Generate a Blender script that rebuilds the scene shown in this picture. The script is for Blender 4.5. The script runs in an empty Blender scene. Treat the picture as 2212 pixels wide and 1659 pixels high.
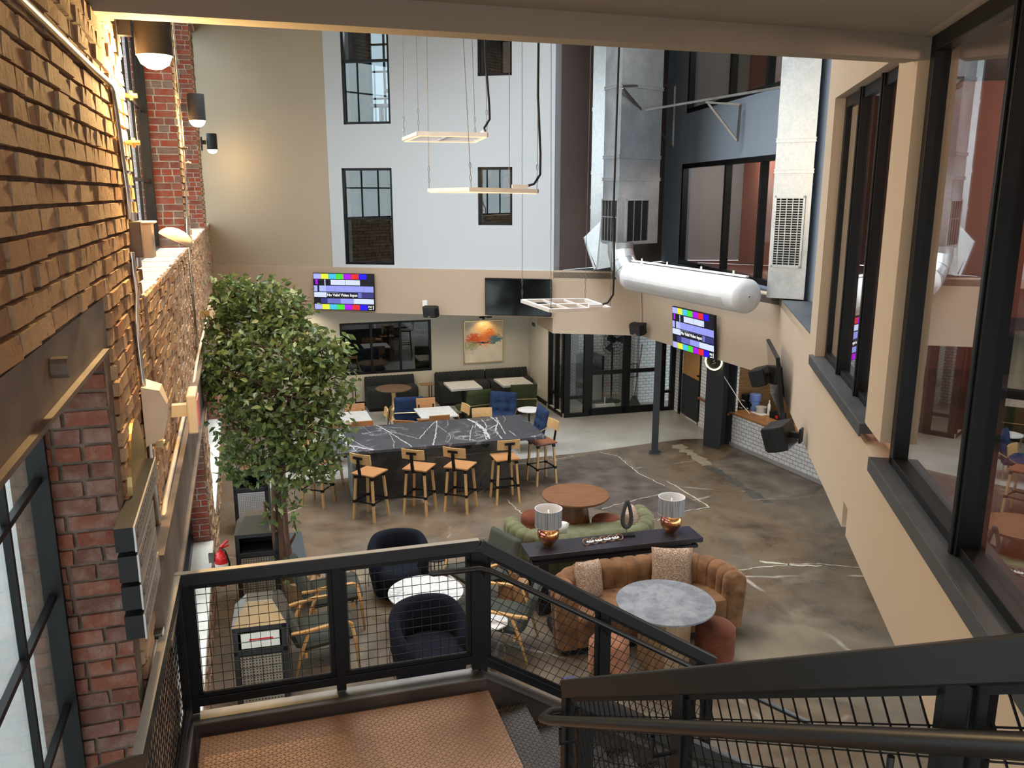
import bpy, bmesh, math, random
from mathutils import Matrix, Vector
random.seed(7)
S = bpy.context.scene
COL = S.collection
PI = math.pi
R = math.radians
# ------------------------------------------------------------------ survey of the place
# camera calibration of the photograph (2212 x 1659) used to turn sight lines into world points
F = 1820.; CX = 1106.; CY = 829.5; H = 5.0; PT = math.atan((829.5 - 418) / F)
def ray(px, py):
    u = (px - CX) / F; v = -(py - CY) / F
    c, s = math.cos(PT), math.sin(PT)
    return (u, c + v * s, -s + v * c)
def P(px, py, z=0.):
    r = ray(px, py); t = (z - H) / r[2]
    return Vector((r[0] * t, r[1] * t, z))
def W(a, b, px, py):
    r = ray(px, py); nx, ny = b[1] - a[1], -(b[0] - a[0])
    t = (nx * a[0] + ny * a[1]) / (nx * r[0] + ny * r[1])
    return Vector((r[0] * t, r[1] * t, H + r[2] * t))
# room axes: U runs across the hall, V runs along the brick wall away from the stairs
UA = R(17.71)
U = Vector((math.cos(UA), math.sin(UA), 0)); V = Vector((-math.sin(UA), math.cos(UA), 0))
O = Vector((-0.63, 0, 0))                    # foot of the brick wall's inner face
def LW(px, py, off=0.):
    A = O + U * off; B = A + V
    p = W(A, B, px, py)
    return ((p - A).dot(V), p.z)
TW = Matrix.Translation(O) @ Matrix.Rotation(UA, 4, 'Z')   # wall frame: x = out into room, y = along wall, z = up
# ------------------------------------------------------------------ helpers
class MB:
    def __init__(s, T=None):
        s.v = []; s.l = []; s.f = []; s.mi = []; s.rn = []; s.T = T or Matrix.Identity(4); s.m = 0; s.rnd = 0.5
    def add(s, vs, fs, M=None):
        o = len(s.v)
        for p in vs:
            p = Vector(p)
            if M is not None: p = M @ p
            s.l.append(p); s.v.append(s.T @ p)
        for f in fs:
            s.f.append([o + i for i in f]); s.mi.append(s.m); s.rn.append(s.rnd)
        return s
    def box(s, x0, x1, y0, y1, z0, z1, M=None):
        if x0 > x1: x0, x1 = x1, x0
        if y0 > y1: y0, y1 = y1, y0
        if z0 > z1: z0, z1 = z1, z0
        return s.add([(x0,y0,z0),(x1,y0,z0),(x1,y1,z0),(x0,y1,z0),(x0,y0,z1),(x1,y0,z1),(x1,y1,z1),(x0,y1,z1)],
              [(0,3,2,1),(4,5,6,7),(0,1,5,4),(1,2,6,5),(2,3,7,6),(3,0,4,7)], M)
    def cbox(s, cx, cy, cz, sx, sy, sz, M=None):
        return s.box(cx-sx/2,cx+sx/2,cy-sy/2,cy+sy/2,cz-sz/2,cz+sz/2,M)
    def bar(s, p0, p1, w, h, up=(0,0,1)):
        p0 = Vector(p0); p1 = Vector(p1); d = (p1-p0); L = d.length
        if L < 1e-6: return s
        d.normalize(); up = Vector(up)
        if abs(d.dot(up)) > .98: up = Vector((0,1,0)) if abs(d.y) < .9 else Vector((1,0,0))
        x = d.cross(up).normalized(); z = x.cross(d).normalized()
        vs = []
        for q in (p0, p1):
            for a, b in ((-1,-1),(1,-1),(1,1),(-1,1)): vs.append(q + x*a*w/2 + z*b*h/2)
        return s.add(vs, [(0,1,2,3),(7,6,5,4),(0,4,5,1),(1,5,6,2),(2,6,7,3),(3,7,4,0)])
    def tube(s, pts, r, n=8, closed=False, cap=True):
        pts = [Vector(p) for p in pts]; m = len(pts)
        rs = r if isinstance(r, (list, tuple)) else [r]*m
        vs = []; fs = []; prev = None
        for i, p in enumerate(pts):
            if closed: d = pts[(i+1) % m] - pts[i-1]
            else: d = (pts[min(i+1, m-1)] - pts[max(i-1, 0)])
            d = d.normalized() if d.length > 1e-9 else Vector((0,0,1))
            if prev is None:
                a = Vector((0,0,1)) if abs(d.z) < .9 else Vector((1,0,0)); x = d.cross(a).normalized()
            else:
                x = (prev - d*prev.dot(d))
                x = x.normalized() if x.length > 1e-6 else d.orthogonal().normalized()
            prev = x; y = d.cross(x)
            for k in range(n):
                t = 2*PI*k/n; vs.append(p + (x*math.cos(t) + y*math.sin(t))*rs[i])
        for i in range(m if closed else m-1):
            j = (i+1) % m
            for k in range(n): fs.append((i*n+k, i*n+(k+1) % n, j*n+(k+1) % n, j*n+k))
        if cap and not closed:
            fs.append(tuple(range(n))[::-1]); fs.append(tuple((m-1)*n+k for k in range(n)))
        return s.add(vs, fs)
    def cyl(s, p0, p1, r0, r1=None, n=16):
        return s.tube([p0, p1], [r0, r0 if r1 is None else r1], n)
    def lathe(s, prof, n=28, c=(0,0,0), sx=1, sy=1, M=None, cap=True):
        vs = []; fs = []; m = len(prof)
        for r, z in prof:
            for k in range(n):
                t = 2*PI*k/n; vs.append((c[0]+r*math.cos(t)*sx, c[1]+r*math.sin(t)*sy, c[2]+z))
        for i in range(m-1):
            for k in range(n): fs.append((i*n+k, i*n+(k+1) % n, (i+1)*n+(k+1) % n, (i+1)*n+k))
        if cap and prof[0][0] > 1e-5: fs.append(tuple(range(n))[::-1])
        if cap and prof[-1][0] > 1e-5: fs.append(tuple((m-1)*n+k for k in range(n)))
        return s.add(vs, fs, M)
    def prism(s, poly, z0, z1, M=None):
        n = len(poly); vs = [(x,y,z0) for x,y in poly]+[(x,y,z1) for x,y in poly]
        a = sum(poly[i][0]*poly[(i+1)%n][1]-poly[(i+1)%n][0]*poly[i][1] for i in range(n))
        fs = [tuple(range(n))[::-1], tuple(range(n,2*n))]+[(i,(i+1)%n,n+(i+1)%n,n+i) for i in range(n)]
        if a < 0: fs = [f[::-1] for f in fs]
        return s.add(vs, fs, M)
    def grid(s, fn, nu, nv, cu=False, cv=False):
        vs = [fn(i/(nu if cu else nu-1), j/(nv if cv else nv-1)) for i in range(nu) for j in range(nv)]
        fs = []
        for i in range(nu if cu else nu-1):
            for j in range(nv if cv else nv-1):
                a, b = i, (i+1) % nu; c, d = j, (j+1) % nv
                fs.append((a*nv+c, b*nv+c, b*nv+d, a*nv+d))
        return s.add(vs, fs)
    def build(s, name, mats, parent=None, smooth=False, bevel=0, auto=None, fix=False, sub=0):
        me = bpy.data.meshes.new(name)
        M = Matrix.Identity(4); q = parent
        while q is not None: M = q.matrix_basis @ M; q = q.parent
        Mi = M.inverted()
        me.from_pydata([Mi @ p for p in s.v], [], s.f)
        if not isinstance(mats, (list, tuple)): mats = [mats]
        for m in mats: me.materials.append(m)
        uv = me.uv_layers.new(name='UVMap'); u2 = me.uv_layers.new(name='rnd')
        L = s.l
        for pi, p in enumerate(me.polygons):
            p.material_index = s.mi[pi] if s.mi[pi] < len(mats) else 0
            p.use_smooth = smooth
            ix = s.f[pi]; a = L[ix[0]]; nx = ny = nz = 0.
            for k in range(len(ix)):
                c = L[ix[k]]; d = L[ix[(k+1) % len(ix)]]
                nx += (c.y-d.y)*(c.z+d.z); ny += (c.z-d.z)*(c.x+d.x); nz += (c.x-d.x)*(c.y+d.y)
            ax, ay, az = abs(nx), abs(ny), abs(nz)
            for li, vi in zip(p.loop_indices, p.vertices):
                c = L[vi]
                if az >= ax and az >= ay: w = (c.x, c.y)
                elif ax >= ay: w = (c.y, c.z)
                else: w = (c.x, c.z)
                uv.data[li].uv = w; u2.data[li].uv = (s.rn[pi], s.rn[pi])
        if fix:
            bm = bmesh.new(); bm.from_mesh(me); bmesh.ops.recalc_face_normals(bm, faces=bm.faces); bm.to_mesh(me); bm.free()
        if smooth and auto is not None:
            me.set_sharp_from_angle(angle=R(auto))
        o = bpy.data.objects.new(name, me); COL.objects.link(o)
        if parent is not None: o.parent = parent
        if bevel:
            b = o.modifiers.new('b', 'BEVEL'); b.width = bevel; b.segments = 2; b.limit_method = 'ANGLE'; b.angle_limit = R(40)
            b.harden_normals = False
        if sub:
            b = o.modifiers.new('s', 'SUBSURF'); b.levels = sub; b.render_levels = sub
        return o
def thing(name, label, cat, loc=(0,0,0), rz=0., group=None):
    o = bpy.data.objects.new(name, None); COL.objects.link(o)
    o.empty_display_size = .1
    o.location = loc; o.rotation_euler = (0,0,rz)
    o.matrix_basis = Matrix.Translation(Vector(loc)) @ Matrix.Rotation(rz, 4, 'Z')
    o['label'] = label; o['category'] = cat
    if group: o['group'] = group
    return o
def LM(root):                                     # matrix for building in a thing's own frame
    return MB(root.matrix_basis.copy())
def tag(o, label, cat, group=None, kind=None):
    o['label'] = label; o['category'] = cat
    if group: o['group'] = group
    if kind: o['kind'] = kind
    return o
def struct(o): o['kind'] = 'structure'; return o
def dup(root, loc, rz, label, group=None):
    r = root.copy(); COL.objects.link(r)
    r.matrix_basis = Matrix.Translation(Vector(loc)) @ Matrix.Rotation(rz, 4, 'Z')
    r['label'] = label
    if group: r['group'] = group
    def rec(src, dst):
        for ch in list(src.children):
            c = ch.copy(); COL.objects.link(c); c.parent = dst; rec(ch, c)
    rec(root, r)
    return r
# ------------------------------------------------------------------ materials
class N:
    def __init__(s, name):
        s.m = bpy.data.materials.new(name); s.m.use_nodes = True
        s.t = s.m.node_tree; s.b = s.t.nodes['Principled BSDF']; s.o = s.t.nodes['Material Output']
    def n(s, ty, **k):
        x = s.t.nodes.new(ty)
        for a, b in k.items():
            if hasattr(x, a): setattr(x, a, b)
            else: x.inputs[a].default_value = b
        return x
    def l(s, a, b): s.t.links.new(a, b)
    def uv(s, layer=None):
        x = s.n('ShaderNodeUVMap'); x.uv_map = layer or 'UVMap'; return x.outputs[0]
    def obj(s): return s.n('ShaderNodeTexCoord').outputs['Object']
    def noise(s, vec, scale, detail=4, rough=.55, dist=0.):
        x = s.n('ShaderNodeTexNoise'); x.inputs['Scale'].default_value = scale; x.inputs['Detail'].default_value = detail
        x.inputs['Roughness'].default_value = rough; x.inputs['Distortion'].default_value = dist
        if vec is not None: s.l(vec, x.inputs['Vector'])
        return x.outputs['Fac']
    def ramp(s, fac, stops):
        x = s.n('ShaderNodeValToRGB'); e = x.color_ramp.elements
        while len(e) < len(stops): e.new(.5)
        for i, (p, c) in enumerate(stops):
            e[i].position = p; e[i].color = (*c, 1) if len(c) == 3 else c
        s.l(fac, x.inputs[0]); return x.outputs[0]
    def mix(s, f, a, b, mode='MIX'):
        x = s.n('ShaderNodeMix'); x.data_type = 'RGBA'; x.blend_type = mode
        for k, q in ((0, f), (6, a), (7, b)):
            if hasattr(q, 'is_linked') or hasattr(q, 'node'): s.l(q, x.inputs[k])
            else: x.inputs[k].default_value = q if k == 0 else ((*q, 1) if len(q) == 3 else q)
        return x.outputs[2]
    def math(s, op, a, b=0.):
        x = s.n('ShaderNodeMath'); x.operation = op
        for k, q in ((0, a), (1, b)):
            if hasattr(q, 'node'): s.l(q, x.inputs[k])
            else: x.inputs[k].default_value = q
        return x.outputs[0]
    def map(s, vec, scale=(1,1,1), rot=(0,0,0)):
        x = s.n('ShaderNodeMapping'); s.l(vec, x.inputs[0]); x.inputs['Scale'].default_value = scale; x.inputs['Rotation'].default_value = rot
        return x.outputs[0]
    def bump(s, h, st=.3, dist=.01):
        x = s.n('ShaderNodeBump'); x.inputs['Strength'].default_value = st; x.inputs['Distance'].default_value = dist
        s.l(h, x.inputs['Height']); s.l(x.outputs[0], s.b.inputs['Normal']); return x
    def set(s, col=None, rough=None, metal=None, spec=None):
        if col is not None:
            if hasattr(col, 'node'): s.l(col, s.b.inputs['Base Color'])
            else: s.b.inputs['Base Color'].default_value = (*col, 1)
        if rough is not None:
            if hasattr(rough, 'node'): s.l(rough, s.b.inputs['Roughness'])
            else: s.b.inputs['Roughness'].default_value = rough
        if metal is not None: s.b.inputs['Metallic'].default_value = metal
        if spec is not None: s.b.inputs['Specular IOR Level'].default_value = spec
        return s
def flat(name, col, rough=.5, metal=0., var=.06, scale=6., spec=.5, bump=0.):
    n = N(name); f = n.noise(n.obj(), scale, 4)
    lo = tuple(max(0, c*(1-var)) for c in col); hi = tuple(min(1, c*(1+var)) for c in col)
    n.set(n.ramp(f, [(.3, lo), (.7, hi)]), rough, metal, spec)
    if bump: n.bump(n.noise(n.obj(), scale*20, 3), bump, .003)
    return n.m
def emit(name, col, st):
    n = N(name); n.set((0,0,0), .5); n.b.inputs['Emission Color'].default_value = (*col, 1); n.b.inputs['Emission Strength'].default_value = st
    return n.m
def woodmat(name, a, b, rough=.45, sc=(1,14,14), s=2.2):
    n = N(name); v = n.map(n.obj(), sc); f = n.noise(v, s, 6, .6, .6)
    n.set(n.ramp(f, [(.25, a), (.75, b)]), rough); n.bump(f, .08, .003); return n.m
def plaster(name, col, rough=.85):
    n = N(name); f = n.noise(n.obj(), .7, 3); g = n.noise(n.obj(), 160, 2)
    n.set(n.ramp(f, [(.3, tuple(c*.96 for c in col)), (.7, col)]), rough, spec=.25); n.bump(g, .05, .002); return n.m
def fabric(name, col, var=.35, scale=7, rough=.95, sheen=.6):
    n = N(name); f = n.noise(n.obj(), scale, 5, .6); g = n.noise(n.obj(), 420, 2)
    n.set(n.ramp(f, [(.3, tuple(c*(1-var) for c in col)), (.72, tuple(min(1,c*(1+var)) for c in col))]), rough, spec=.2)
    n.b.inputs['Sheen Weight'].default_value = sheen; n.b.inputs['Sheen Roughness'].default_value = .4
    n.b.inputs['Sheen Tint'].default_value = (*[min(1, c*2+.1) for c in col], 1)
    n.bump(g, .15, .002); return n.m
M = {}
M['tan'] = plaster('tan_plaster', (.47, .37, .275))
M['tanback'] = plaster('olive_tan_plaster', (.41, .345, .265))
M['white'] = plaster('white_plaster', (.52, .56, .60))
M['cream'] = plaster('cream_plaster', (.62, .58, .49))
M['brownwall'] = plaster('brown_grey_plaster', (.16, .125, .115))
M['bluewall'] = plaster('blue_grey_plaster', (.235, .285, .35))
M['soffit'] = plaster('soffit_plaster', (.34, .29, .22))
M['salmon'] = plaster('salmon_wall', (.55, .22, .15))
M['greywall'] = plaster('pale_grey_wall', (.62, .62, .62))
M['black'] = flat('black_painted_steel', (.006, .006, .006), .4, spec=.25)
M['blackf'] = flat('black_window_frame', (.005, .005, .0055), .38, spec=.25)
M['charcoal'] = flat('charcoal_painted_steel', (.028, .031, .036), .5, spec=.3)
M['plastic'] = flat('black_plastic', (.007, .007, .0075), .5, spec=.3)
M['gplastic'] = flat('grey_plastic', (.33, .33, .34), .5)
M['whitep'] = flat('white_enamel', (.8, .8, .8), .4)
M['beigep'] = flat('beige_plastic', (.72, .6, .45), .4)
M['brass'] = flat('brushed_brass', (.60, .43, .20), .35, 1.)
M['steel'] = flat('grey_steel', (.20,.19,.18), .4, .9, var=.25, scale=3)
M['steelbeam'] = flat('weathered_steel_beam', (.17, .125, .095), .55, .35, var=.4, scale=2.5, bump=.2)
M['channel'] = flat('dark_stringer_steel', (.055,.035,.028), .5, .3, var=.4, scale=3)
M['cap'] = flat('rail_top_sheen', (.34,.30,.24), .42, .9)  # pale metal colour stands in for lamp sheen on the black rail
M['rail'] = flat('black_rail_paint', (.007,.0065,.006), .36, spec=.5)
M['conduit'] = flat('zinc_conduit', (.62, .60, .56), .3, 1.)
M['chrome'] = flat('chrome', (.7, .7, .7), .15, 1.)
M['stone'] = flat('pale_limestone', (.72, .69, .62), .75, var=.15, scale=3, bump=.3)
M['paving'] = flat('outdoor_paving', (.55, .56, .54), .9, var=.1, scale=1)
def m_galv():
    n = N('galvanised_sheet'); f = n.noise(n.obj(), 2.2, 5, .65); g = n.noise(n.obj(), 30, 3)
    c = n.ramp(f, [(.3, (.42,.45,.47)), (.7, (.68,.71,.73))])
    n.set(n.mix(.25, c, n.ramp(g, [(.3,(.4,.42,.44)),(.7,(.75,.77,.78))])), n.ramp(f, [(.3,(.3,.3,.3)),(.7,(.42,.42,.42))]), .85)
    return n.m
M['galv'] = m_galv()
M['sock'] = fabric('white_duct_fabric', (.66,.66,.67), .08, 3, .8, .1)
def m_brick(name, cols, mort=False):
    n = N(name); r = n.n('ShaderNodeSeparateXYZ'); n.l(n.uv('rnd'), r.inputs[0])
    base = n.ramp(r.outputs[0], [(i/(len(cols)-1), c) for i, c in enumerate(cols)])
    f = n.noise(n.obj(), 9, 6, .65); g = n.noise(n.map(n.obj(), (1,1,1)), 38, 5, .7)
    c = n.mix(n.ramp(f, [(.45,(0,0,0)),(.75,(.55,.55,.55))]), base, (.30,.24,.19))
    c = n.mix(n.ramp(g, [(.3,(.6,.6,.6)),(.42,(0,0,0))]), c, (.10,.055,.035))
    n.set(c, .9, spec=.15)
    n.bump(n.math('ADD', f, g), .8, .012)
    return n.m
M['brickf'] = m_brick('sandblasted_brick', [(.30,.16,.09), (.38,.23,.13), (.43,.28,.16), (.47,.32,.20)])
M['brickr'] = m_brick('red_brick', [(.27,.055,.03), (.34,.075,.04), (.22,.06,.04), (.20,.13,.10)])
M['brickn'] = m_brick('dusky_brick', [(.15,.05,.03), (.20,.065,.04), (.12,.05,.035), (.17,.08,.06)])
M['mortar'] = flat('dark_mortar', (.13,.095,.07), .95, var=.4, scale=14, bump=.6)
M['mortarl'] = flat('pale_mortar', (.50,.45,.38), .95, var=.3, scale=14, bump=.5)
def m_floor():
    n = N('stained_concrete'); v = n.obj()
    a = n.noise(v, .38, 5, .6, .8); b = n.noise(v, 1.7, 6, .65, .4); d = n.noise(v, 22, 4, .7)
    c = n.ramp(a, [(.34,(.050,.034,.024)),(.46,(.125,.085,.053)),(.56,(.09,.073,.057)),(.68,(.22,.18,.128))])
    c = n.mix(n.ramp(b, [(.38,(0,0,0)),(.72,(.6,.6,.6))]), c, (.20,.158,.11))
    c = n.mix(n.ramp(d, [(.66,(0,0,0)),(.74,(.5,.5,.5))]), c, (.42,.38,.32))
    vo = n.n('ShaderNodeTexVoronoi'); vo.feature = 'DISTANCE_TO_EDGE'; vo.inputs['Scale'].default_value = .38
    wv = n.n('ShaderNodeMix'); wv.data_type = 'VECTOR'; wv.inputs[0].default_value = .10
    nz = n.n('ShaderNodeTexNoise'); nz.inputs['Scale'].default_value = 2.2; nz.inputs['Detail'].default_value = 6; n.l(v, nz.inputs['Vector'])
    n.l(v, wv.inputs[4]); n.l(nz.outputs['Color'], wv.inputs[5]); n.l(wv.outputs[1], vo.inputs['Vector'])
    cr = n.ramp(vo.outputs['Distance'], [(.0,(.8,.8,.8)),(.0035,(.5,.5,.5)),(.008,(0,0,0))])
    gate = n.ramp(n.noise(v, .9, 3), [(.5,(0,0,0)),(.6,(1,1,1))])
    c = n.mix(n.mix(1., cr, gate, 'MULTIPLY'), c, (.45,.42,.36))
    n.set(c, n.ramp(b, [(.3,(.22,.22,.22)),(.7,(.42,.42,.42))]), spec=.5)
    n.bump(n.math('ADD', b, n.math('MULTIPLY', d, .3)), .12, .01)
    return n.m
M['floor'] = m_floor()
def m_floor2():
    n = N('new_grey_concrete'); v = n.obj(); a = n.noise(v, .8, 5, .6, .5); d = n.noise(v, 18, 4)
    c = n.ramp(a, [(.3,(.27,.26,.235)),(.7,(.43,.42,.385))])
    n.set(n.mix(n.ramp(d,[(.6,(0,0,0)),(.8,(.3,.3,.3))]), c, (.2,.19,.17)), .38); n.bump(a, .05, .01); return n.m
M['floor2'] = m_floor2()
def m_tile():
    n = N('white_subway_tile'); b = n.n('ShaderNodeTexBrick'); n.l(n.uv(), b.inputs['Vector'])
    b.inputs['Scale'].default_value = 1.; b.inputs['Brick Width'].default_value = .15; b.inputs['Row Height'].default_value = .075
    b.inputs['Mortar Size'].default_value = .005; b.inputs['Mortar Smooth'].default_value = .1
    b.inputs['Color1'].default_value = (.78,.80,.82,1); b.inputs['Color2'].default_value = (.70,.73,.76,1); b.inputs['Mortar'].default_value = (.16,.16,.17,1)
    n.set(b.outputs['Color'], .22)
    x = n.n('ShaderNodeBump'); x.inputs['Strength'].default_value = .3; x.inputs['Distance'].default_value = .004; x.invert = True
    n.l(b.outputs['Fac'], x.inputs['Height']); n.l(x.outputs[0], n.b.inputs['Normal']); return n.m
M['tile'] = m_tile()
def m_marble(name, base, vein, scale=1.3, thin=.03, rough=.25, speck=None):
    n = N(name); v = n.obj()
    w = n.noise(v, scale, 8, .62, 1.6)
    d = n.math('ABSOLUTE', n.math('SUBTRACT', w, .5))
    k = n.ramp(d, [(0,(1,1,1)),(thin*.35,(.75,.75,.75)),(thin,(0,0,0))])
    gate = n.ramp(n.noise(v, scale*.9, 3), [(.42,(0,0,0)),(.58,(1,1,1))])
    k = n.mix(1., k, gate, 'MULTIPLY')
    cl = n.noise(v, scale*7, 5)
    b2 = n.ramp(cl, [(.3, tuple(c*.8 for c in base)), (.7, tuple(min(1,c*1.15) for c in base))])
    if speck: b2 = n.mix(n.ramp(n.noise(v, 60, 5, .8), [(.52,(0,0,0)),(.66,(.5,.5,.5))]), b2, speck)
    n.set(n.mix(k, b2, vein), rough); return n.m
M['soap'] = m_marble('black_soapstone', (.040,.043,.050), (.30,.30,.31), .55, .010, .28, (.15,.15,.16))
M['marble'] = m_marble('white_marble', (.60,.59,.565), (.30,.30,.32), 3.2, .03, .25)
M['whitetop'] = m_marble('pale_marble', (.62,.61,.58), (.45,.45,.45), 7., .06, .3)
M['bark'] = None
def m_stoneblock():
    n = N('dark_patinated_block'); v = n.obj(); a = n.noise(v, 1.2, 6, .7, .8); b = n.noise(v, 9, 6, .75)
    c = n.ramp(a, [(.3,(.018,.014,.012)),(.5,(.04,.035,.03)),(.72,(.12,.10,.08))])
    n.set(n.mix(n.ramp(b,[(.55,(0,0,0)),(.75,(.6,.6,.6))]), c, (.09,.10,.10)), .6); n.bump(b, .5, .02); return n.m
M['block'] = m_stoneblock()
M['grytop'] = m_marble('grey_mottled_stone', (.17,.18,.20), (.27,.28,.30), 5, .2, .35)
M['diamond'] = None
def m_diamond(name, c0, c1):
    n = N(name); v = n.uv()
    def lay(ang, offs):
        mp = n.n('ShaderNodeMapping'); n.l(v, mp.inputs[0]); mp.inputs['Rotation'].default_value = (0,0,ang)
        mp.inputs['Location'].default_value = (offs, offs*.7, 0)
        sp = n.n('ShaderNodeSeparateXYZ'); n.l(mp.outputs[0], sp.inputs[0])
        fx = n.math('SUBTRACT', n.math('FRACT', n.math('MULTIPLY', sp.outputs[0], 1/.034)), .5)
        fy = n.math('SUBTRACT', n.math('FRACT', n.math('MULTIPLY', sp.outputs[1], 1/.034)), .5)
        ex = n.math('MULTIPLY', fx, 2.6); ey = n.math('MULTIPLY', fy, 8.5)
        r = n.math('SQRT', n.math('ADD', n.math('MULTIPLY', ex, ex), n.math('MULTIPLY', ey, ey)))
        return n.math('MAXIMUM', n.math('SUBTRACT', 1., r), 0.)
    h = n.math('MAXIMUM', lay(R(45), 0), lay(R(135), .017))
    a = n.noise(n.obj(), 2.5, 4)
    c = n.ramp(a, [(.3, c0), (.7, c1)])
    n.set(n.mix(n.ramp(h, [(0,(0,0,0)),(.4,(.9,.9,.9))]), c, tuple(x*1.9 for x in c1)), .42, .55)
    n.bump(h, 1., .012); return n.m
M['plate'] = m_diamond('diamond_plate', (.16,.088,.05), (.23,.13,.075))
M['plated'] = m_diamond('dark_diamond_plate', (.045,.04,.038), (.075,.066,.06))
M['oak'] = woodmat('light_oak', (.43,.25,.10), (.56,.36,.16), .4, (9,1.5,9), 2.5)
M['seatwood'] = woodmat('orange_stained_wood', (.33,.15,.06), (.43,.22,.09), .35, (1.5,12,9), 2.5)
M['seatdark'] = woodmat('walnut_seat', (.17,.06,.03), (.26,.10,.05), .35, (1.5,12,9), 2.5)
M['walnut'] = woodmat('warm_walnut', (.11,.045,.018), (.19,.085,.038), .35, (1.2,9,9), 2.2)
M['darkwood'] = woodmat('ebonised_wood', (.012,.011,.016), (.028,.026,.036), .3, (1.2,14,9), 2.4)
M['barwood'] = woodmat('bar_top_wood', (.22,.09,.03), (.46,.24,.09), .4, (6,1.4,6), 2.2)
M['panel'] = woodmat('rough_plywood', (.10,.055,.022), (.28,.17,.075), .8, (1.5,1.5,22), 2.4)
M['doorwood'] = woodmat('door_wood', (.36,.17,.05), (.52,.29,.10), .4, (9,9,1.2), 2.)
M['armwood'] = woodmat('golden_armrest_wood', (.42,.22,.07), (.58,.33,.12), .4, (6,6,6), 2.)
M['stump'] = woodmat('stump_wood', (.28,.14,.06), (.50,.29,.15), .6, (8,8,2), 2.)
M['tablebox'] = woodmat('pedestal_wood', (.16,.09,.045), (.33,.20,.10), .6, (9,9,1.4), 2.)
M['barkm'] = woodmat('tree_bark', (.055,.028,.016), (.14,.075,.045), .85, (12,12,2.), 2.)
M['navy'] = fabric('navy_velvet', (.004,.005,.0105), .3, 5, sheen=.06)
M['blue'] = fabric('royal_blue_velvet', (.018,.035,.085), .35, 6, sheen=.3)
M['green'] = fabric('olive_velvet', (.04,.05,.02), .3, 6, sheen=.3)
M['sage'] = fabric('sage_velvet', (.115,.115,.062), .35, 5)
M['grgreen'] = fabric('grey_green_fabric', (.05,.053,.043), .15, 6, sheen=.3)
M['cognac'] = fabric('cognac_velvet', (.16,.08,.038), .55, 5)
M['rust'] = fabric('rust_velvet', (.115,.035,.018), .3, 6)
M['peach'] = fabric('terracotta_velvet', (.26,.115,.065), .25, 6)
M['boothf'] = fabric('charcoal_channel_fabric', (.028,.031,.031), .2, 4, sheen=.25)
def m_boucle():
    n = N('boucle_weave'); v = n.map(n.obj(), (1,1,3.2)); f = n.noise(v, 55, 5, .8)
    n.set(n.ramp(f, [(.40,(.16,.06,.03)),(.52,(.40,.26,.17)),(.60,(.72,.62,.50))]), .95); n.bump(f, 1., .01); return n.m
M['boucle'] = m_boucle()
def m_perf(name, col, pitch=.028, hole=(.012,.012,.012)):
    n = N(name); sp = n.n('ShaderNodeSeparateXYZ'); n.l(n.uv(), sp.inputs[0])
    a = n.math('SUBTRACT', n.math('FRACT', n.math('MULTIPLY', sp.outputs[0], 1/pitch)), .5)
    b = n.math('SUBTRACT', n.math('FRACT', n.math('MULTIPLY', sp.outputs[1], 1/pitch)), .5)
    m = n.math('MAXIMUM', n.math('ABSOLUTE', a), n.math('ABSOLUTE', b))
    k = n.math('LESS_THAN', m, .22)
    n.set(n.mix(k, col, hole), .45, .3); return n.m
M['perfw'] = m_perf('white_perforated_metal', (.56,.58,.60), .026, (.10,.10,.10))
M['perft'] = m_perf('taupe_perforated_metal', (.30,.28,.24), .030)
M['lidmetal'] = flat('taupe_metal_lid', (.15,.14,.12), .35, .6)
def m_leaf():
    n = N('ficus_leaf'); r = n.n('ShaderNodeSeparateXYZ'); n.l(n.uv('rnd'), r.inputs[0])
    c = n.ramp(r.outputs[0], [(0,(.05,.085,.03)),(.5,(.12,.18,.05)),(.85,(.24,.30,.08)),(1,(.45,.48,.22))])
    n.set(c, .45); n.b.inputs['Subsurface Weight'].default_value = 0
    tr = n.n('ShaderNodeBsdfTranslucent'); n.l(c, tr.inputs[0]); mx = n.n('ShaderNodeMixShader'); mx.inputs[0].default_value = .35
    n.l(n.b.outputs[0], mx.inputs[1]); n.l(tr.outputs[0], mx.inputs[2]); n.l(mx.outputs[0], n.o.inputs[0]); return n.m
M['leaf'] = m_leaf()
def m_glass(name, tint=(.9,.93,.93), refl=1.6):
    n = N(name); n.t.nodes.remove(n.b)
    tr = n.n('ShaderNodeBsdfTransparent'); tr.inputs[0].default_value = (*tint, 1)
    gl = n.n('ShaderNodeBsdfGlossy'); gl.inputs['Roughness'].default_value = .0
    gl.inputs[0].default_value = (.95,.97,.97,1)
    ge = n.n('ShaderNodeNewGeometry'); dp = n.n('ShaderNodeVectorMath'); dp.operation = 'DOT_PRODUCT'
    n.l(ge.outputs['Incoming'], dp.inputs[0]); n.l(ge.outputs['Normal'], dp.inputs[1])
    q = n.math('SUBTRACT', 1., n.math('ABSOLUTE', dp.outputs['Value']))
    k = n.math('MINIMUM', n.math('MULTIPLY', n.math('ADD', .045, n.math('MULTIPLY', n.math('POWER', q, 4.2), .95)), refl), 1.)
    mx = n.n('ShaderNodeMixShader'); n.l(k, mx.inputs[0]); n.l(tr.outputs[0], mx.inputs[1]); n.l(gl.outputs[0], mx.inputs[2]); n.l(mx.outputs[0], n.o.inputs[0])
    return n.m
M['glass'] = m_glass('window_glass', (.93,.95,.95), 1.0)
M['glassd'] = m_glass('tinted_window_glass', (.72,.75,.75), 1.7)
M['jar'] = m_glass('clear_plastic', (.8,.82,.82), 2.)
M['lampglow'] = emit('warm_lamp_lens', (1,.74,.36), 40)
M['ledglow'] = emit('amber_led_strip', (1,.45,.22), 2.2)
M['lednw'] = flat('white_led_bar', (.66,.63,.62), .4)
M['neon'] = emit('neon_ring', (1,.86,.35), 5)
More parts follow.
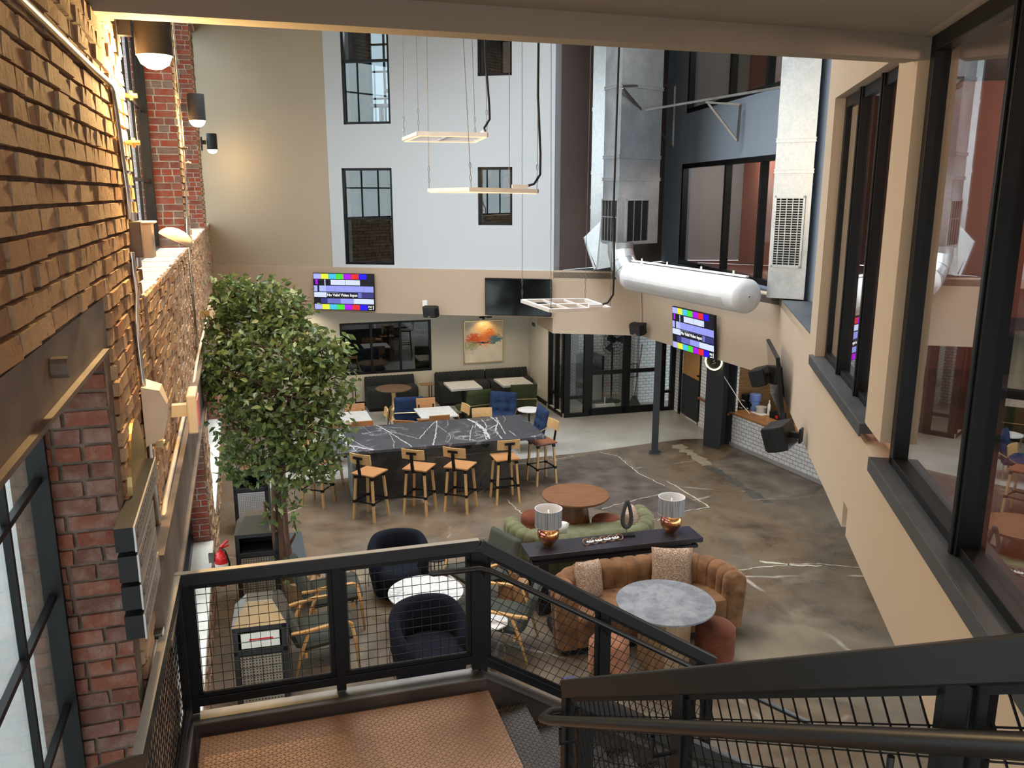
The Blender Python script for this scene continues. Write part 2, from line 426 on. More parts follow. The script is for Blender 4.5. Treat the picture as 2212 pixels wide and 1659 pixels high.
M['red'] = flat('red_enamel', (.55,.012,.015), .3)
M['exitred'] = flat('red_sign_lens', (.8,.22,.2), .4)
M['copper'] = None
def m_copper():
    n = N('iridescent_copper_glass'); f = n.noise(n.obj(), 5, 3, .5, 1.2)
    n.set(n.ramp(f, [(.25,(.42,.14,.22)),(.45,(.58,.24,.10)),(.6,(.72,.40,.14)),(.75,(.38,.20,.42))]), .16, .95); return n.m
M['copper'] = m_copper()
def m_shade():
    n = N('silver_thread_shade'); f = n.noise(n.map(n.obj(), (60,60,1.2)), 1.6, 4)
    n.set(n.ramp(f, [(.3,(.10,.10,.10)),(.7,(.36,.36,.37))]), .5, .2); return n.m
M['shade'] = m_shade()
M['shadein'] = flat('white_shade_lining', (.80,.82,.84), .7)
M['carpet'] = fabric('red_brown_carpet', (.22,.095,.065), .25, 3)
M['ledge'] = flat('black_roof_membrane', (.055,.065,.075), .55, var=.3, scale=2, bump=.3)
M['sill'] = flat('dark_grey_sill_metal', (.05,.055,.06), .42, var=.2, scale=5)
M['mat'] = flat('grey_floor_mat', (.045,.055,.06), .9)
M['bluep'] = flat('blue_plastic', (.13,.21,.55), .4)
M['paper'] = flat('white_paper', (.75,.78,.76), .8)
M['signf'] = flat('brushed_sign_face', (.48,.45,.43), .35, .5)
M['text'] = flat('dark_lettering', (.06,.06,.06), .6)
M['textw'] = emit('white_screen_text', (1,1,1), .9)
M['lettw'] = flat('white_lettering', (.7,.7,.7), .6)
M['screen'] = flat('dark_screen', (.004,.004,.005), .08, spec=.6)
def scr(name, c, s=1.): return emit('screen_'+name, c, s)
SC = {'lav': scr('lavender', (.42,.45,.95), .9), 'yel': scr('yellow', (.80,.85,.05), .9), 'cya': scr('cyan', (.06,.55,.80), .9),
      'grn': scr('green', (.07,.72,.03), .9), 'mag': scr('magenta', (.42,.0,.80), .9), 'red': scr('red', (.75,.02,.03), .9),
      'blu': scr('blue', (.01,.0,.90), .9), 'pale': scr('pale', (.62,.70,1.), .95), 'mid': scr('mid', (.16,.17,.58), .8),
      'dk': scr('dark', (.05,.05,.28), .6), 'blk': scr('black', (.003,.003,.01), 1.), 'l2': scr('periwinkle', (.30,.33,.85), .9)}

# ------------------------------------------------------------------ camera
cam = bpy.data.cameras.new('camera'); co = bpy.data.objects.new('camera', cam); COL.objects.link(co)
co.location = (0, 0, H); co.rotation_euler = (PI/2 - PT, 0, 0)
cam.sensor_fit = 'HORIZONTAL'; cam.sensor_width = 36; cam.lens = F/2212*36; cam.clip_start = .05; cam.clip_end = 200
S.camera = co
# ------------------------------------------------------------------ room shell
def isect(a, b, c, d):
    a, b, c, d = (Vector((q[0], q[1])) for q in (a, b, c, d))
    r = b-a; s_ = d-c; t = ((c-a).x*s_.y-(c-a).y*s_.x)/(r.x*s_.y-r.y*s_.x)
    return a + r*t
def frame(a, b):                    # x along a->b, y = left of the direction, z up
    a = Vector((a[0], a[1], 0)); b = Vector((b[0], b[1], 0)); an = math.atan2(b.y-a.y, b.x-a.x)
    return Matrix.Translation(a) @ Matrix.Rotation(an, 4, 'Z'), (b-a).length
def wallholes(mb, x0, x1, z0, z1, y0, y1, holes=()):
    xs = sorted({x0, x1, *[v for h in holes for v in h[:2] if x0 < v < x1]})
    for i in range(len(xs)-1):
        a, b = xs[i], xs[i+1]; m = (a+b)/2; z = z0
        for h in sorted([h for h in holes if h[0] < m < h[1]], key=lambda q: q[2]):
            if h[2] > z + 1e-4: mb.box(a, b, y0, y1, z, h[2])
            z = max(z, h[3])
        if z < z1 - 1e-4: mb.box(a, b, y0, y1, z, z1)
K0 = isect((-4.14, 17.79), (.82, 16.8), O, O+V); K0 = (K0.x, K0.y)
K1 = (.82, 16.8); K2 = (2.53, 16.51); K3 = (4.02, 12.63)
d4 = (Vector((2.38, 4.73)) - Vector(K3)).normalized()
def f4(y): t = (y-K3[1])/d4.y; return (K3[0]+d4.x*t, y)
K4 = f4(-1.2); ZT = 3.5; CEIL = 9.6
# ground floor
fa = O - V*3; fb = O + V*25
mb = MB(); mb.prism([tuple(fa[:2]),(9,-3),(9,24),tuple(fb[:2])], -.3, 0); struct(mb.build('floor', M['floor']))
jl = [P(560,1060)[:2], P(618,1048)[:2], P(900,1017)[:2], P(1190,985)[:2], P(1250,979)[:2], P(1480,948)[:2], (5.2,16.9)]
mb = MB(); mb.prism([tuple(q) for q in jl]+[(8,17.2),(8,23.5),(-6.6,23.5)], 0, .005); struct(mb.build('floor_new_slab', M['floor2'])); 
fl = bpy.data.objects['floor']
def ribbon(pix, w, name, mat, z=.003, jit=.012):
    q = [P(px, py, 0) for px, py in pix]; rv = random.Random(int(pix[0][0])); pts_ = []
    for i in range(len(q)-1):
        n_ = max(2, int((q[i+1]-q[i]).length/.06))
        for k in range(n_): pts_.append(q[i].lerp(q[i+1], k/n_) + Vector((rv.gauss(0,jit), rv.gauss(0,jit), 0)))
    pts_.append(q[-1]); vs = []
    for i, p in enumerate(pts_):
        d = (pts_[min(i+1,len(pts_)-1)]-pts_[max(i-1,0)]).normalized(); s_ = Vector((-d.y, d.x, 0))*w*.5*rv.uniform(.4,1.3)
        vs += [p+s_+Vector((0,0,z)), p-s_+Vector((0,0,z))]
    m_ = MB(); m_.add(vs, [(2*i,2*i+1,2*i+3,2*i+2) for i in range(len(pts_)-1)]); return m_.build(name, mat, fl)
crk = flat('pale_crack_filler', (.42,.38,.31), .7, var=.3, scale=12)
for pix, w in (([(1295,978),(1335,985),(1378,1022),(1435,1050)],.02),([(1440,1040),(1480,1062),(1532,1096)],.03),([(1532,1096),(1470,1105),(1420,1125)],.02),([(1425,1068),(1350,1085),(1300,1100)],.015),
    ([(1095,1080),(1128,1110),(1140,1135)],.02),([(1590,1232),(1680,1222),(1760,1218),(1856,1226)],.018),([(1640,1212),(1720,1222),(1775,1222)],.05),([(1240,985),(1150,1000),(1080,1005)],.015),([(1620,1080),(1700,1078),(1800,1068)],.012)):
    ribbon(pix, w, 'crack', crk)
ribbon([(1532,1008),(1580,1036),(1630,1068),(1660,1086)], .20, 'filled_trench', flat('dark_trench_fill', (.06,.058,.055), .6, var=.4, scale=8), .002, .01)
ribbon([(1462,962),(1500,985),(1530,1005)], .30, 'filled_trench', flat('pale_trench_fill', (.26,.22,.16), .6, var=.3, scale=8), .002, .015)
dk_ = flat('dark_stained_slab', (.085,.068,.058), .4, var=.5, scale=2.5)
def patch(pix, mat, z=.0015):
    m_ = MB(); m_.prism([tuple(P(px,py,0)[:2]) for px,py in pix], -.01, z); m_.build('slab_patch', mat, fl)
patch([(1195,998),(1290,978),(1340,986),(1380,1022),(1440,1052),(1530,1098),(1400,1122),(1290,1100),(1190,1060),(1150,1030)], dk_)
patch([(1530,1006),(1600,965),(1700,1010),(1778,1050),(1760,1066),(1640,1082)], flat('mottled_grey_slab', (.12,.10,.08), .45, var=.6, scale=2.2))
# brick wall on the left, laid brick by brick
def bricks(mb, T, x0, x1, z0, z1, L=.235, h=.080, out=.012, jit=.016, hd=.6):
    """rect in local x,z of T; bricks stand out along local -y"""
    r0 = int(math.floor(z0/h))
    for r in range(r0, int(math.ceil(z1/h))):
        za = max(z0, r*h+.006); zb = min(z1, (r+1)*h-.006)
        if zb-za < .01: continue
        rr = random.Random(r*7919); x = -2. + (L/2 if r % 2 else 0) - (rr.random()*.06); head = (r % 6 == 5)
        rr2 = random.Random(r*131+int(x0*10))
        while x < x1:
            w = L*.5 if head else (L if rr.random() > hd*.35 else L*.5)
            a = max(x0, x+.006); b = min(x1, x+w-.006); x += w
            k = rr.random(); o = out + rr.random()*jit
            if b-a < .015: continue
            mb.rnd = k
            c = [rr2.uniform(0, .006) for _ in range(8)]
            t = [(a+c[0], -o+c[1]*.6, za+c[2]*.7), (b-c[3], -o-c[4]*.5, za+c[5]*.5), (b-c[6], -o+c[7]*.6, zb-c[1]*.7), (a+c[2], -o-c[0]*.5, zb-c[4]*.6)]
            vs = [(a,.01,za),(b,.01,za),(b,.01,zb),(a,.01,zb)] + t
            mb.add(vs, [(4,5,6,7),(0,1,5,4),(1,2,6,5),(2,3,7,6),(3,0,4,7)], T)
LS0 = LW(226,636)[1]; LB0 = LW(205,774)[1]
ZS2 = LW(304,645)[1]; ZL = LW(425,777)[1]
sJ1 = 3.78; s2a = LW(304,645)[0]; s2b = 10.55; s3a = LW(411,520)[0]; s3b = 16.4; SEND = 19.6
LO = [(5.2, 10.42, .66, ZL-.42), (11.55, 16.6, .66, ZL-.42)]          # ground floor openings
holes = [(-2.5, sJ1, 0.4, LB0), (s2a, s2b, ZS2, 8.2), (s3a, s3b, ZS2, 8.2), (17.3, 19.3, ZS2, 8.2)] + LO
mb = MB(TW)
# core (mortar) of the wall, local x = out, y = along
def core(a, b, z0, z1): mb.box(-.42, 0, a, b, z0, z1)
xs = sorted({-2.5, SEND, *[v for h in holes for v in h[:2]]})
for i in range(len(xs)-1):
    a, b = xs[i], xs[i+1]; m = (a+b)/2; z = 0
    for h_ in sorted([h_ for h_ in holes if h_[0] < m < h_[1]], key=lambda q: q[2]):
        if h_[2] > z: core(a, b, z, h_[2])
        z = max(z, h_[3])
    if z < CEIL: core(a, b, z, CEIL)
wl = mb.build('wall_left', M['mortar']); struct(wl)
mf = MB(TW); RF = Matrix(((0,-1,0,0),(1,0,0,0),(0,0,1,0),(0,0,0,1)))   # local x->along, -y -> out
holes = [(-2.5, sJ1+.16, .4, LS0)] + holes[1:]; xs = sorted({-2.5, SEND, *[v for h in holes for v in h[:2]]})
for i in range(len(xs)-1):
    a, b = xs[i], xs[i+1]; m = (a+b)/2; z = 0
    if a >= sJ1-.01 and b <= sJ1+.17: bricks(mf, RF, a, b, 0, LB0)
    top = CEIL if a > 3 else 6.6
    for h_ in sorted([h_ for h_ in holes if h_[0] < m < h_[1]], key=lambda q: q[2]):
        if h_[2] > z and not (a >= sJ1-.01 and b <= sJ1+.17): bricks(mf, RF, a, b, z, h_[2])
        z = max(z, h_[3])
    if z < top: bricks(mf, RF, a, b, z, top)
mf.build('brick_facing', M['brickf'], wl)
mr = MB(TW)
def reveal(s, z0, z1, d=.30):                    # jamb at along=s facing the camera side (-along)
    T = Matrix.Translation((0, s, 0)) @ Matrix.Rotation(0, 4, 'Z')
    bricks(mr, T @ Matrix.Translation((-d, 0, 0)), 0, d, z0, z1, out=.011, jit=.006)
mo = MB(TW)
for s, z0, z1 in ((s2b,ZS2,8.2),(s3b,ZS2,8.2),(10.42,.74,ZL-.42),(16.6,.74,ZL-.42)):
    reveal(s, z0, z1)
    mo.box(-.30, -.002, s-.0015, s+.01, z0, z1)
mr.build('brick_jambs', M['brickr'], wl); mo.build('pale_mortar', M['mortarl'], wl)
mr = MB(TW); reveal(sJ1, .4, LB0); mr.build('brick_jambs', M['brickn'], wl)
# limestone sills of the upper windows
for i, (a, b) in enumerate(((s2a, s2b), (s3a, s3b), (17.3, 19.3))):
    mb = MB(TW); n_ = int((b-a)/.09); 
    for k in range(n_):
        y0 = a+(b-a)*k/n_; mb.box(-.40, -.005+random.uniform(-.01,.02), y0+.003, y0+(b-a)/n_-.003, ZS2-.06, ZS2+random.uniform(0,.012))
    o = mb.build('trim_%d' % (i+1), M['stone']); struct(o)
for i, (a, b) in enumerate(((5.2, 10.42), (11.55, 16.6))):
    mb = MB(TW); mb.box(-.34, .035, a, b, .661, .735); struct(mb.build('trim_%d' % (i+4), M['stone'], bevel=.01))
# window frames in the brick wall
def gridwin(idx, a, b, z0, z1, depth, nx, nz, fw=.06, mw=.028, glass=True):
    mb = MB(TW); x = -depth
    mb.box(x-.04, x+.04, a, a+fw, z0, z1); mb.box(x-.04, x+.04, b-fw, b, z0, z1)
    mb.box(x-.04, x+.04, a, b, z0, z0+fw); mb.box(x-.04, x+.04, a, b, z1-fw, z1)
    for i in range(1, nx): y = a+(b-a)*i/nx; mb.box(x-.014, x+.014, y-mw/2, y+mw/2, z0, z1)
    for j in range(1, nz): z = z0+(z1-z0)*j/nz; mb.box(x-.014, x+.014, a, b, z-mw/2, z+mw/2)
    w = struct(mb.build('window_%d' % idx, M['blackf']))
    if glass:
        g = MB(TW); g.box(x-.008, x-.002, a+.03, b-.03, z0+.03, z1-.03); g.build('pane', M['glass'], w)
gridwin(1, -.4, sJ1, .5, LB0, .30, 7, 7, .045, .026)
gridwin(2, s2a, s2b, ZS2, 8.2, .33, 9, 5, .05, .035)
gridwin(3, s3a, s3b, ZS2, 8.2, .33, 9, 5, .05, .035)
gridwin(4, 5.2, 10.42, .73, ZL-.42, .24, 3, 2, .14, .09)
gridwin(5, 11.55, 16.6, .73, ZL-.42, .24, 3, 2, .14, .09)
gridwin(6, 17.3, 19.3, ZS2, 8.2, .33, 4, 5, .05, .035)
# steel lintel over the tall window with its bolt
rt = thing('steel_lintel', 'weathered grey steel beam set in brick above the tall window at far left', 'beam', TW @ Vector((0, 1.6, LB0)), UA)
mb = MB(TW); mb.box(-.02, .006, -1.5, sJ1+.13, LB0+.005, LS0-.004); mb.box(-.30,.03,-1.5,sJ1-.005,LB0-.012,LB0+.006); mb.build('web', M['steelbeam'], rt)
mb = MB(TW); s_, z_ = LW(104,795); mb.cyl((.012,s_,z_),(.06,s_,z_),.035,n=12); mb.build('bolt', M['steelbeam'], rt)
# beams over the ground floor openings
for i, (a, b, lb) in enumerate(((4.4, 10.5, 'rusty brown steel beam over the near ground floor opening in brick'), (11.3, 17.2, 'rusty brown steel beam over the far ground floor opening behind the tree'))):
    mb = MB(TW); mb.box(.013, .07, a, b, ZL-.41, ZL+.07); mb.box(-.3, .10, a-.001, b+.001, ZL-.44, ZL-.405); mb.box(.012, .10, a-.001, b+.001, ZL+.07, ZL+.10)
    tag(mb.build('steel_beam', M['steelbeam']), lb, 'beam', 'steel beams over the ground floor openings')
# ceilings and beam over the stair head
bz = 5.82; q0 = P(1200, 82, bz)
B0 = q0 - U*4.5; B1 = q0 + U*3.6
bw = isect(B0, B1, O, O+V); br = isect(B0, B1, f4(6), f4(4))
T, Lb = frame(bw, br)
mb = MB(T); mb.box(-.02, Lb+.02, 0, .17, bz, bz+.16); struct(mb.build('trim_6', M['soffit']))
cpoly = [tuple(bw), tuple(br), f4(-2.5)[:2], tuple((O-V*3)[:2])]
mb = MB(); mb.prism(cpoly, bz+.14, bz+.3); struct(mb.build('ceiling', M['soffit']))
mb = MB(T); mb.box(-.02, Lb+.02, .0, .17, bz+.16, CEIL); struct(mb.build('wall_over_beam', M['tan']))
# fascia band round the open hall
def seg(name, a, b, z0, z1, mat, y0, y1, holes=(), e0=0., e1=0.):
    T, L = frame(a, b); mb = MB(T); wallholes(mb, -e0, L+e1, z0, z1, y0, y1, holes)
    o = mb.build(name, M[mat] if isinstance(mat, str) else mat); struct(o); return o, T, L
seg('wall_fascia_back', K0, K1, 2.56, ZT, 'tan', 0, .2)
seg('wall_fascia_corner', K1, K2, 2.25, ZT, 'tan', 0, .2, e0=.0, e1=0.1)
mb = MB(); mb.prism([K1, (.99, 16.99), (.7,18.0), (.55,18.0)], 2.25, 2.62); struct(mb.build('trim_7', M['tan']))
seg('wall_fascia_right', K2, K3, 2.25, ZT, 'tan', 0, .2)
n1 = f4(6.69); n2 = f4(6.50)
ZS4 = 3.30
seg('wall_balcony', K3, n1, 2.25, ZS4-.005, 'tan', 0, .2)
seg('wall_balcony_near', n2, K4, 2.25, 3.16, 'tan', 0, .22)
seg('wall_balcony_link', n1, n2, 2.48, ZS4, 'tan', .0, .2)
# F4 strip up to ledge level beyond the upper side wall
e9 = f4(9.3)
seg('wall_balcony_ledge', K3, e9, ZS4-.01, ZT-.035, 'tan', 0, .2)
# upper side wall with two window openings
T4, L4 = frame(e9, K4)
def s4(y): return (Vector(f4(y))-Vector(e9)).length
WA = (s4(8.85), s4(6.18)); WB = (s4(5.66), s4(-.4)); ZA = (3.30, 5.93); ZB = (3.16, 5.96)
mb = MB(T4); wallholes(mb, 0, s4(5.0), ZS4, CEIL, 0, .24, [(*WA, *ZA), (WB[0], 20, *ZB)])
wallholes(mb, s4(5.0), L4, 3.16, 6.0, 0, .24, [(-5, WB[1], *ZB)]); struct(mb.build('wall_right', M['tan']))
# ledge with black membrane
BW0 = (3.42, 19.5); BW1 = (4.36, 11.8)
wo = lambda y: (BW0[0]+(BW1[0]-BW0[0])*(y-BW0[1])/(BW1[1]-BW0[1]), y)
mb = MB(); mb.prism([K1, K2, K3, e9, (e9[0]+.9, e9[1]+.1), (4.5, 11.5), wo(12), wo(19.4), (.95, 17.2)], ZT-.14, ZT-.022); struct(mb.build('floor_ledge', M['ledge']))
# upper back wall: tan part and white part with four windows
Tb, Lb_ = frame(K0, K1)
def sb(px, py): p = W(K0, K1, px, py); return (Vector((p.x, p.y))-Vector(K0)).length, p.z
xw = sb(705, 300)[0]
mb = MB(Tb); wallholes(mb, -.3, xw, ZT-.001, CEIL, .05, .3); struct(mb.build('wall_back_tan', M['tanback']))
wins = []
for (a, b) in (((727,-60),(843,267)), ((736,363),(851,573)), ((1029,-40),(1105,162)), ((1031,361),(1106,487))):
    x0, zt = sb(*a); x1, zb = sb(*b); wins.append((x0, x1, zb, min(zt, 9.2)))
mb = MB(Tb); wallholes(mb, xw, Lb_, ZT-.001, CEIL, .03, .45, wins); struct(mb.build('wall_back', M['white']))
def framed(idx, T, x0, x1, z0, z1, y, muls=(), bars=(), fw=.05, dp=.08, glass='glassd', mat='blackf'):
    mb = MB(T); mb.box(x0, x0+fw, y-dp/2, y+dp/2, z0, z1); mb.box(x1-fw, x1, y-dp/2, y+dp/2, z0, z1)
    mb.box(x0, x1, y-dp/2, y+dp/2, z0, z0+fw); mb.box(x0, x1, y-dp/2, y+dp/2, z1-fw, z1)
    for m_ in muls: mb.box(m_-fw/2, m_+fw/2, y-dp/2, y+dp/2, z0, z1)
    for m_ in bars: mb.box(x0, x1, y-dp/2, y+dp/2, m_-fw/2, m_+fw/2)
    w = struct(mb.build('window_%d' % idx, M[mat]))
    g = MB(T); g.box(x0+fw*.5, x1-fw*.5, y-.004, y+.004, z0+fw*.5, z1-fw*.5); g.build('pane', M[glass], w)
    return w
for i, w_ in enumerate(wins):
    framed(7+i, Tb, w_[0], w_[1], w_[2], w_[3], .10, bars=[w_[2]+(w_[3]-w_[2])*.48] if i == 1 else ([w_[2]+1.2] if i == 0 else ()))
# rooms behind the back windows
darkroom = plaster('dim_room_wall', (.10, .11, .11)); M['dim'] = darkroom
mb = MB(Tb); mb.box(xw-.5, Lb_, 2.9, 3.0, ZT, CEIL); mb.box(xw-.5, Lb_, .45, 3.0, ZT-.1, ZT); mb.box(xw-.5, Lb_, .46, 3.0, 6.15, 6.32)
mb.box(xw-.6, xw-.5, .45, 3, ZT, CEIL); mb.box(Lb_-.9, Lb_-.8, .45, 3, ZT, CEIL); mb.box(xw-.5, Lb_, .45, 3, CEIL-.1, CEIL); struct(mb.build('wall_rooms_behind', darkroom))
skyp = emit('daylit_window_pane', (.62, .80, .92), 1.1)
for (px0, px1, z0, z1, nx, nz) in ((700, 800, 6.55, 8.9, 3, 4), (735, 815, 3.9, 5.4, 4, 4), (1020, 1110, 6.9, 9.0, 4, 3), (1020, 1110, 4.9, 5.9, 4, 2)):
    a = sb(px0, 300)[0]; b = sb(px1, 300)[0]; idx = 11 + (px0 > 1000)*2 + (z0 < 6.5)
    mb = MB(Tb); fw = .05
    for i in range(nx+1): x = a+(b-a)*i/nx; mb.box(x-.02, x+.02, 2.80, 2.86, z0, z1)
    for j in range(nz+1): z = z0+(z1-z0)*j/nz; mb.box(a, b, 2.80, 2.86, z-.02, z+.02)
    w = struct(mb.build('window_%d' % idx, M['blackf']))
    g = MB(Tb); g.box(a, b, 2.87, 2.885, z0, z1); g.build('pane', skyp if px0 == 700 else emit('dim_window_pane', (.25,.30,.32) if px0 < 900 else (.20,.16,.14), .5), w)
# brown recess, blue wall
mb = MB(); 
seg('wall_recess', (.80, 16.84), (.98, 17.25), ZT-.02, CEIL, 'white', 0, .1)
seg('wall_recess_brown', (.96, 17.2), BW0, ZT-.02, CEIL, 'brownwall', 0, .1)
Tl, Ll = frame(BW0, BW1)
def sl(px, py): p = W(BW0, BW1, px, py); return (Vector((p.x,p.y))-Vector(BW0)).length, p.z
a1, zt1 = sl(1474, 352); b1 = sl(1733, 642)[0]; a2, zb2 = sl(1484, 240); 
wb1 = (a1, b1, ZT+.03, 5.60); wb2 = (a2, b1, 6.60, 8.9)
mb = MB(Tl); wallholes(mb, 0, Ll, ZT-.02, CEIL, 0, .2, [wb1, wb2]); struct(mb.build('wall_blue', M['bluewall']))
for k, w_ in enumerate((wb1, wb2)):
    m1 = sl(1565, 400)[0]; m2 = sl(1642, 400)[0]
    framed(15+k, Tl, w_[0], w_[1], w_[2], w_[3], .06, muls=(m1, m2), fw=.09, dp=.12, glass='glass')
seg('wall_blue_return', BW1, (e9[0]+.35, e9[1]+.0), ZT-.02, CEIL, 'bluewall', 0, .15)
# room behind the blue wall
mb = MB(); mb.prism([(BW0[0]+.1,19.5), (BW1[0]+.1,11.85), (9,11.9), (9,19.6)], ZT-.1, ZT); struct(mb.build('floor_corridor', M['carpet']))
mb = MB(); mb.box(6.3, 6.4, 15.2, 19.6, ZT, CEIL); mb.box(7.6, 7.7, 11.9, 15.2, ZT, CEIL); mb.box(3.4, 9, 19.6, 19.7, ZT, CEIL); mb.box(4.4,9,11.6,11.7,ZT,CEIL); struct(mb.build('wall_corridor', M['greywall']))
mb = MB(); mb.box(5.2, 5.35, 16.8, 19.5, ZT, CEIL); struct(mb.build('wall_salmon', M['salmon']))
mb = MB(); cq = [(BW0[0]+.2,19.5),(BW1[0]+.2,11.9),(9,11.9),(9,19.6)]; mb.prism(cq, 6.1, 6.3); mb.prism(cq, 9.3, 9.4); struct(mb.build('ceiling_corridor', M['greywall']))
for k, (z0, z1) in enumerate(((4.3, 5.5), (7.0, 8.6))):
    mb = MB(); 
    for (a, b, c, d) in ((15.55,15.67,z0,z1),(16.35,16.47,z0,z1),(15.55,16.47,z0-.02,z0+.1),(15.55,16.47,z1-.1,z1+.02),(15.67,16.35,(z0+z1)/2-.03,(z0+z1)/2+.03)): mb.box(6.2, 6.3, a, b, c, d)
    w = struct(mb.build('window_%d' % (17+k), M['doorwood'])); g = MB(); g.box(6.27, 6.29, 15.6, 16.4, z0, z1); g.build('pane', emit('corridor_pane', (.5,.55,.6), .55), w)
# big windows of the side wall
def sidewin(idx, wr, zr, muls, fw=.075, dp=.06, y=.13):
    mb = MB(T4); x0, x1 = wr; z0, z1 = zr
    mb.box(x0, x0+fw, y-dp/2, y+dp/2, z0, z1); mb.box(x1-fw, x1, y-dp/2, y+dp/2, z0, z1)
    mb.box(x0, x1, y-dp/2, y+dp/2, z1-.10, z1); mb.box(x0, x1, y-dp/2, y+dp/2, z0, z0+.06)
    for m_ in muls:
        mb.box(m_-fw/2, m_+fw/2, y-dp/2-.02, y+dp/2, z0, z1); mb.box(m_-.02, m_+.02, y-dp/2-.035, y-dp/2-.02, z0, z1)
    w = struct(mb.build('window_%d' % idx, M['blackf'], bevel=.004))
    g = MB(T4); g.box(x0+.05, x1-.05, y+.0, y+.012, z0+.03, z1-.05); g.build('pane', M['glassd'], w)
    s_ = MB(T4); s_.box(x0-.10, x1+.04, -.035, .10, z0-.075, z0+.004); s_.box(x0-.10, x1+.04, -.045, -.03, z0-.10, z0+.004)
    s_.build('sill', M['sill'], w, bevel=.004)
sidewin(19, WA, ZA, (WA[0]+(WA[1]-WA[0])*.34, WA[0]+(WA[1]-WA[0])*.67))
sB = lambda y: s4(y)
sidewin(20, WB, ZB, (sB(4.12), sB(2.2)), .10, .10, .12)
# the coloured room behind the side windows
qa, qb = f4(9.2), f4(-.6)
out4 = Vector((-d4.y, d4.x)) * -1
if out4.x < 0: out4 = -out4
def off4(p, d): return (p[0]+out4.x*d, p[1]+out4.y*d)
mb = MB(); mb.prism([off4(qa,.25), off4(qb,.25), off4(qb,3.6), off4(qa,3.6)], 3.05, 3.15); struct(mb.build('floor_office', M['carpet']))
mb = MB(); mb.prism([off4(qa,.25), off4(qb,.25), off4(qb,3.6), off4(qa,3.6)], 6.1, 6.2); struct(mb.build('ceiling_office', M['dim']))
sg = lambda n, a, b, m: seg(n, a, b, 3.15, 6.1, m, 0, .1)
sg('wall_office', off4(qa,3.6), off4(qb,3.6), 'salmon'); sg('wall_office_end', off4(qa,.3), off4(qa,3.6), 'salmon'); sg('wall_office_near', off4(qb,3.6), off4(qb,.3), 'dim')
# ground floor: back wall, side wall, low ceiling
G0 = (-3.6, 19.7); G1 = (.42, 20.98)
gl = isect(G0, G1, O, O+V)
Tg, Lg = frame((gl.x, gl.y), G1)
def sg_(px, py): p = W(G0, G1, px, py); return (Vector((p.x,p.y))-gl).length, p.z
w0, wz1 = sg_(733, 699); w1, wz0 = sg_(933, 800)
mb = MB(Tg); wallholes(mb, -.2, Lg+.1, 0, 2.7, 0, .2, [(w0, w1, wz0, wz1)]); struct(mb.build('wall_dining', M['cream']))
framed(21, Tg, w0, w1, wz0, wz1, .05, muls=(sg_(803,750)[0], sg_(866,750)[0]), fw=.05, glass='glassd')
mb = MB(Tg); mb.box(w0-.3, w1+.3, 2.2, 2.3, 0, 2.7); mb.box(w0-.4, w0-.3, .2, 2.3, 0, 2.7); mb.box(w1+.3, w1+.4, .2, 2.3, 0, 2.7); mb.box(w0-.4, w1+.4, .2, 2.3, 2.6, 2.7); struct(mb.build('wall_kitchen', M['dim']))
SC1 = (1.19, 18.63)
To, Lo_ = frame(G1, SC1)
# cream side wall piece then glazing
mb = MB(To); mb.box(0, .0, 0, 0, 0, 0); 
seg('wall_dining_side', G1, tuple(Vector(G1)+(Vector(SC1)-Vector(G1))*.62), 0, 2.7, 'cream', 0, .15)
mb = MB(To); mb.box(0, Lo_*.62, -.018, 0, 0, .11); struct(mb.build('baseboard_side', M['plastic']))
mb = MB(Tg); mb.box(0, Lg, -.018, 0, 0, .11); struct(mb.build('baseboard_back', M['plastic']))
mb = MB(To); mb.box(Lo_*.58, Lo_+.02, -.04, .02, 0, .10); struct(mb.build('trim_8', M['cream']))
SC2 = (3.82, 19.36)
lowpoly = [(K0[0], K0[1]+.12), (.86, 16.94), (2.62, 16.62), (4.14, 12.66), (f4(-1)[0]+.12, -1), (9, -1), (9, 23.6), (-6.2, 23.6)]
mb = MB(); mb.prism(lowpoly, 2.60, 2.74); struct(mb.build('ceiling_low', M['cream']))
# glazed vestibule front
def storefront(name, label, T, L, posts, rail_z, zt=2.58, doors=()):
    r = thing(name, label, 'glass partition', T.translation, 0)
    r.matrix_basis = T.copy()
    mb = MB(T)
    for x, w in posts: mb.box(x-w/2, x+w/2, -.05, .05, 0, zt)
    mb.box(0, L, -.05, .05, zt-.08, zt)
    prev = None
    for i in range(len(posts)-1):
        a = posts[i][0]+posts[i][1]/2; b = posts[i+1][0]-posts[i+1][1]/2
        if i in doors: continue
        mb.box(a, b, -.045, .045, 0, .09); mb.box(a, b, -.04, .04, rail_z-.03, rail_z+.03)
        g = MB(T); g.box(a, b, -.004, .004, .09, zt-.08); g.build('pane', M['glass'], r)
    mb.build('frame', M['blackf'], r)
    return r
Ts, Ls = frame(SC1, SC2)
dl, dm, dr = .52, 1.50, 2.42
fr = storefront('glass_partition', 'black framed glass vestibule front with double doors', Ts, Ls, [(.05,.14),(dl,.12),(dr,.10),(Ls-.05,.12)], .46, doors=(1,))
for k, (a, b, hx) in enumerate(((dl+.06, dm, 1), (dm, dr-.05, 0))):
    d = MB(Ts); d.box(a, a+.09, -.03, .03, .01, 2.5); d.box(b-.09, b, -.03, .03, .01, 2.5); d.box(a, b, -.03, .03, .01, .17); d.box(a, b, -.03, .03, 2.38, 2.5); d.box(a+.05, b-.05, -.022, .022, .96, 1.05)
    do = d.build('door', M['blackf'], fr)
    g = MB(Ts); g.box(a+.08, b-.08, -.004, .004, .16, 2.4); g.build('pane', M['glass'], do)
    if not hx:
        h = MB(Ts); h.tube([(a+.05,-.03,.86),(a+.05,-.10,.88),(a+.22,-.11,.88),(a+.22,-.11,1.18),(a+.05,-.10,1.18),(a+.05,-.03,1.2)], .014, 8); h.build('pull_handle', M['plastic'], do)
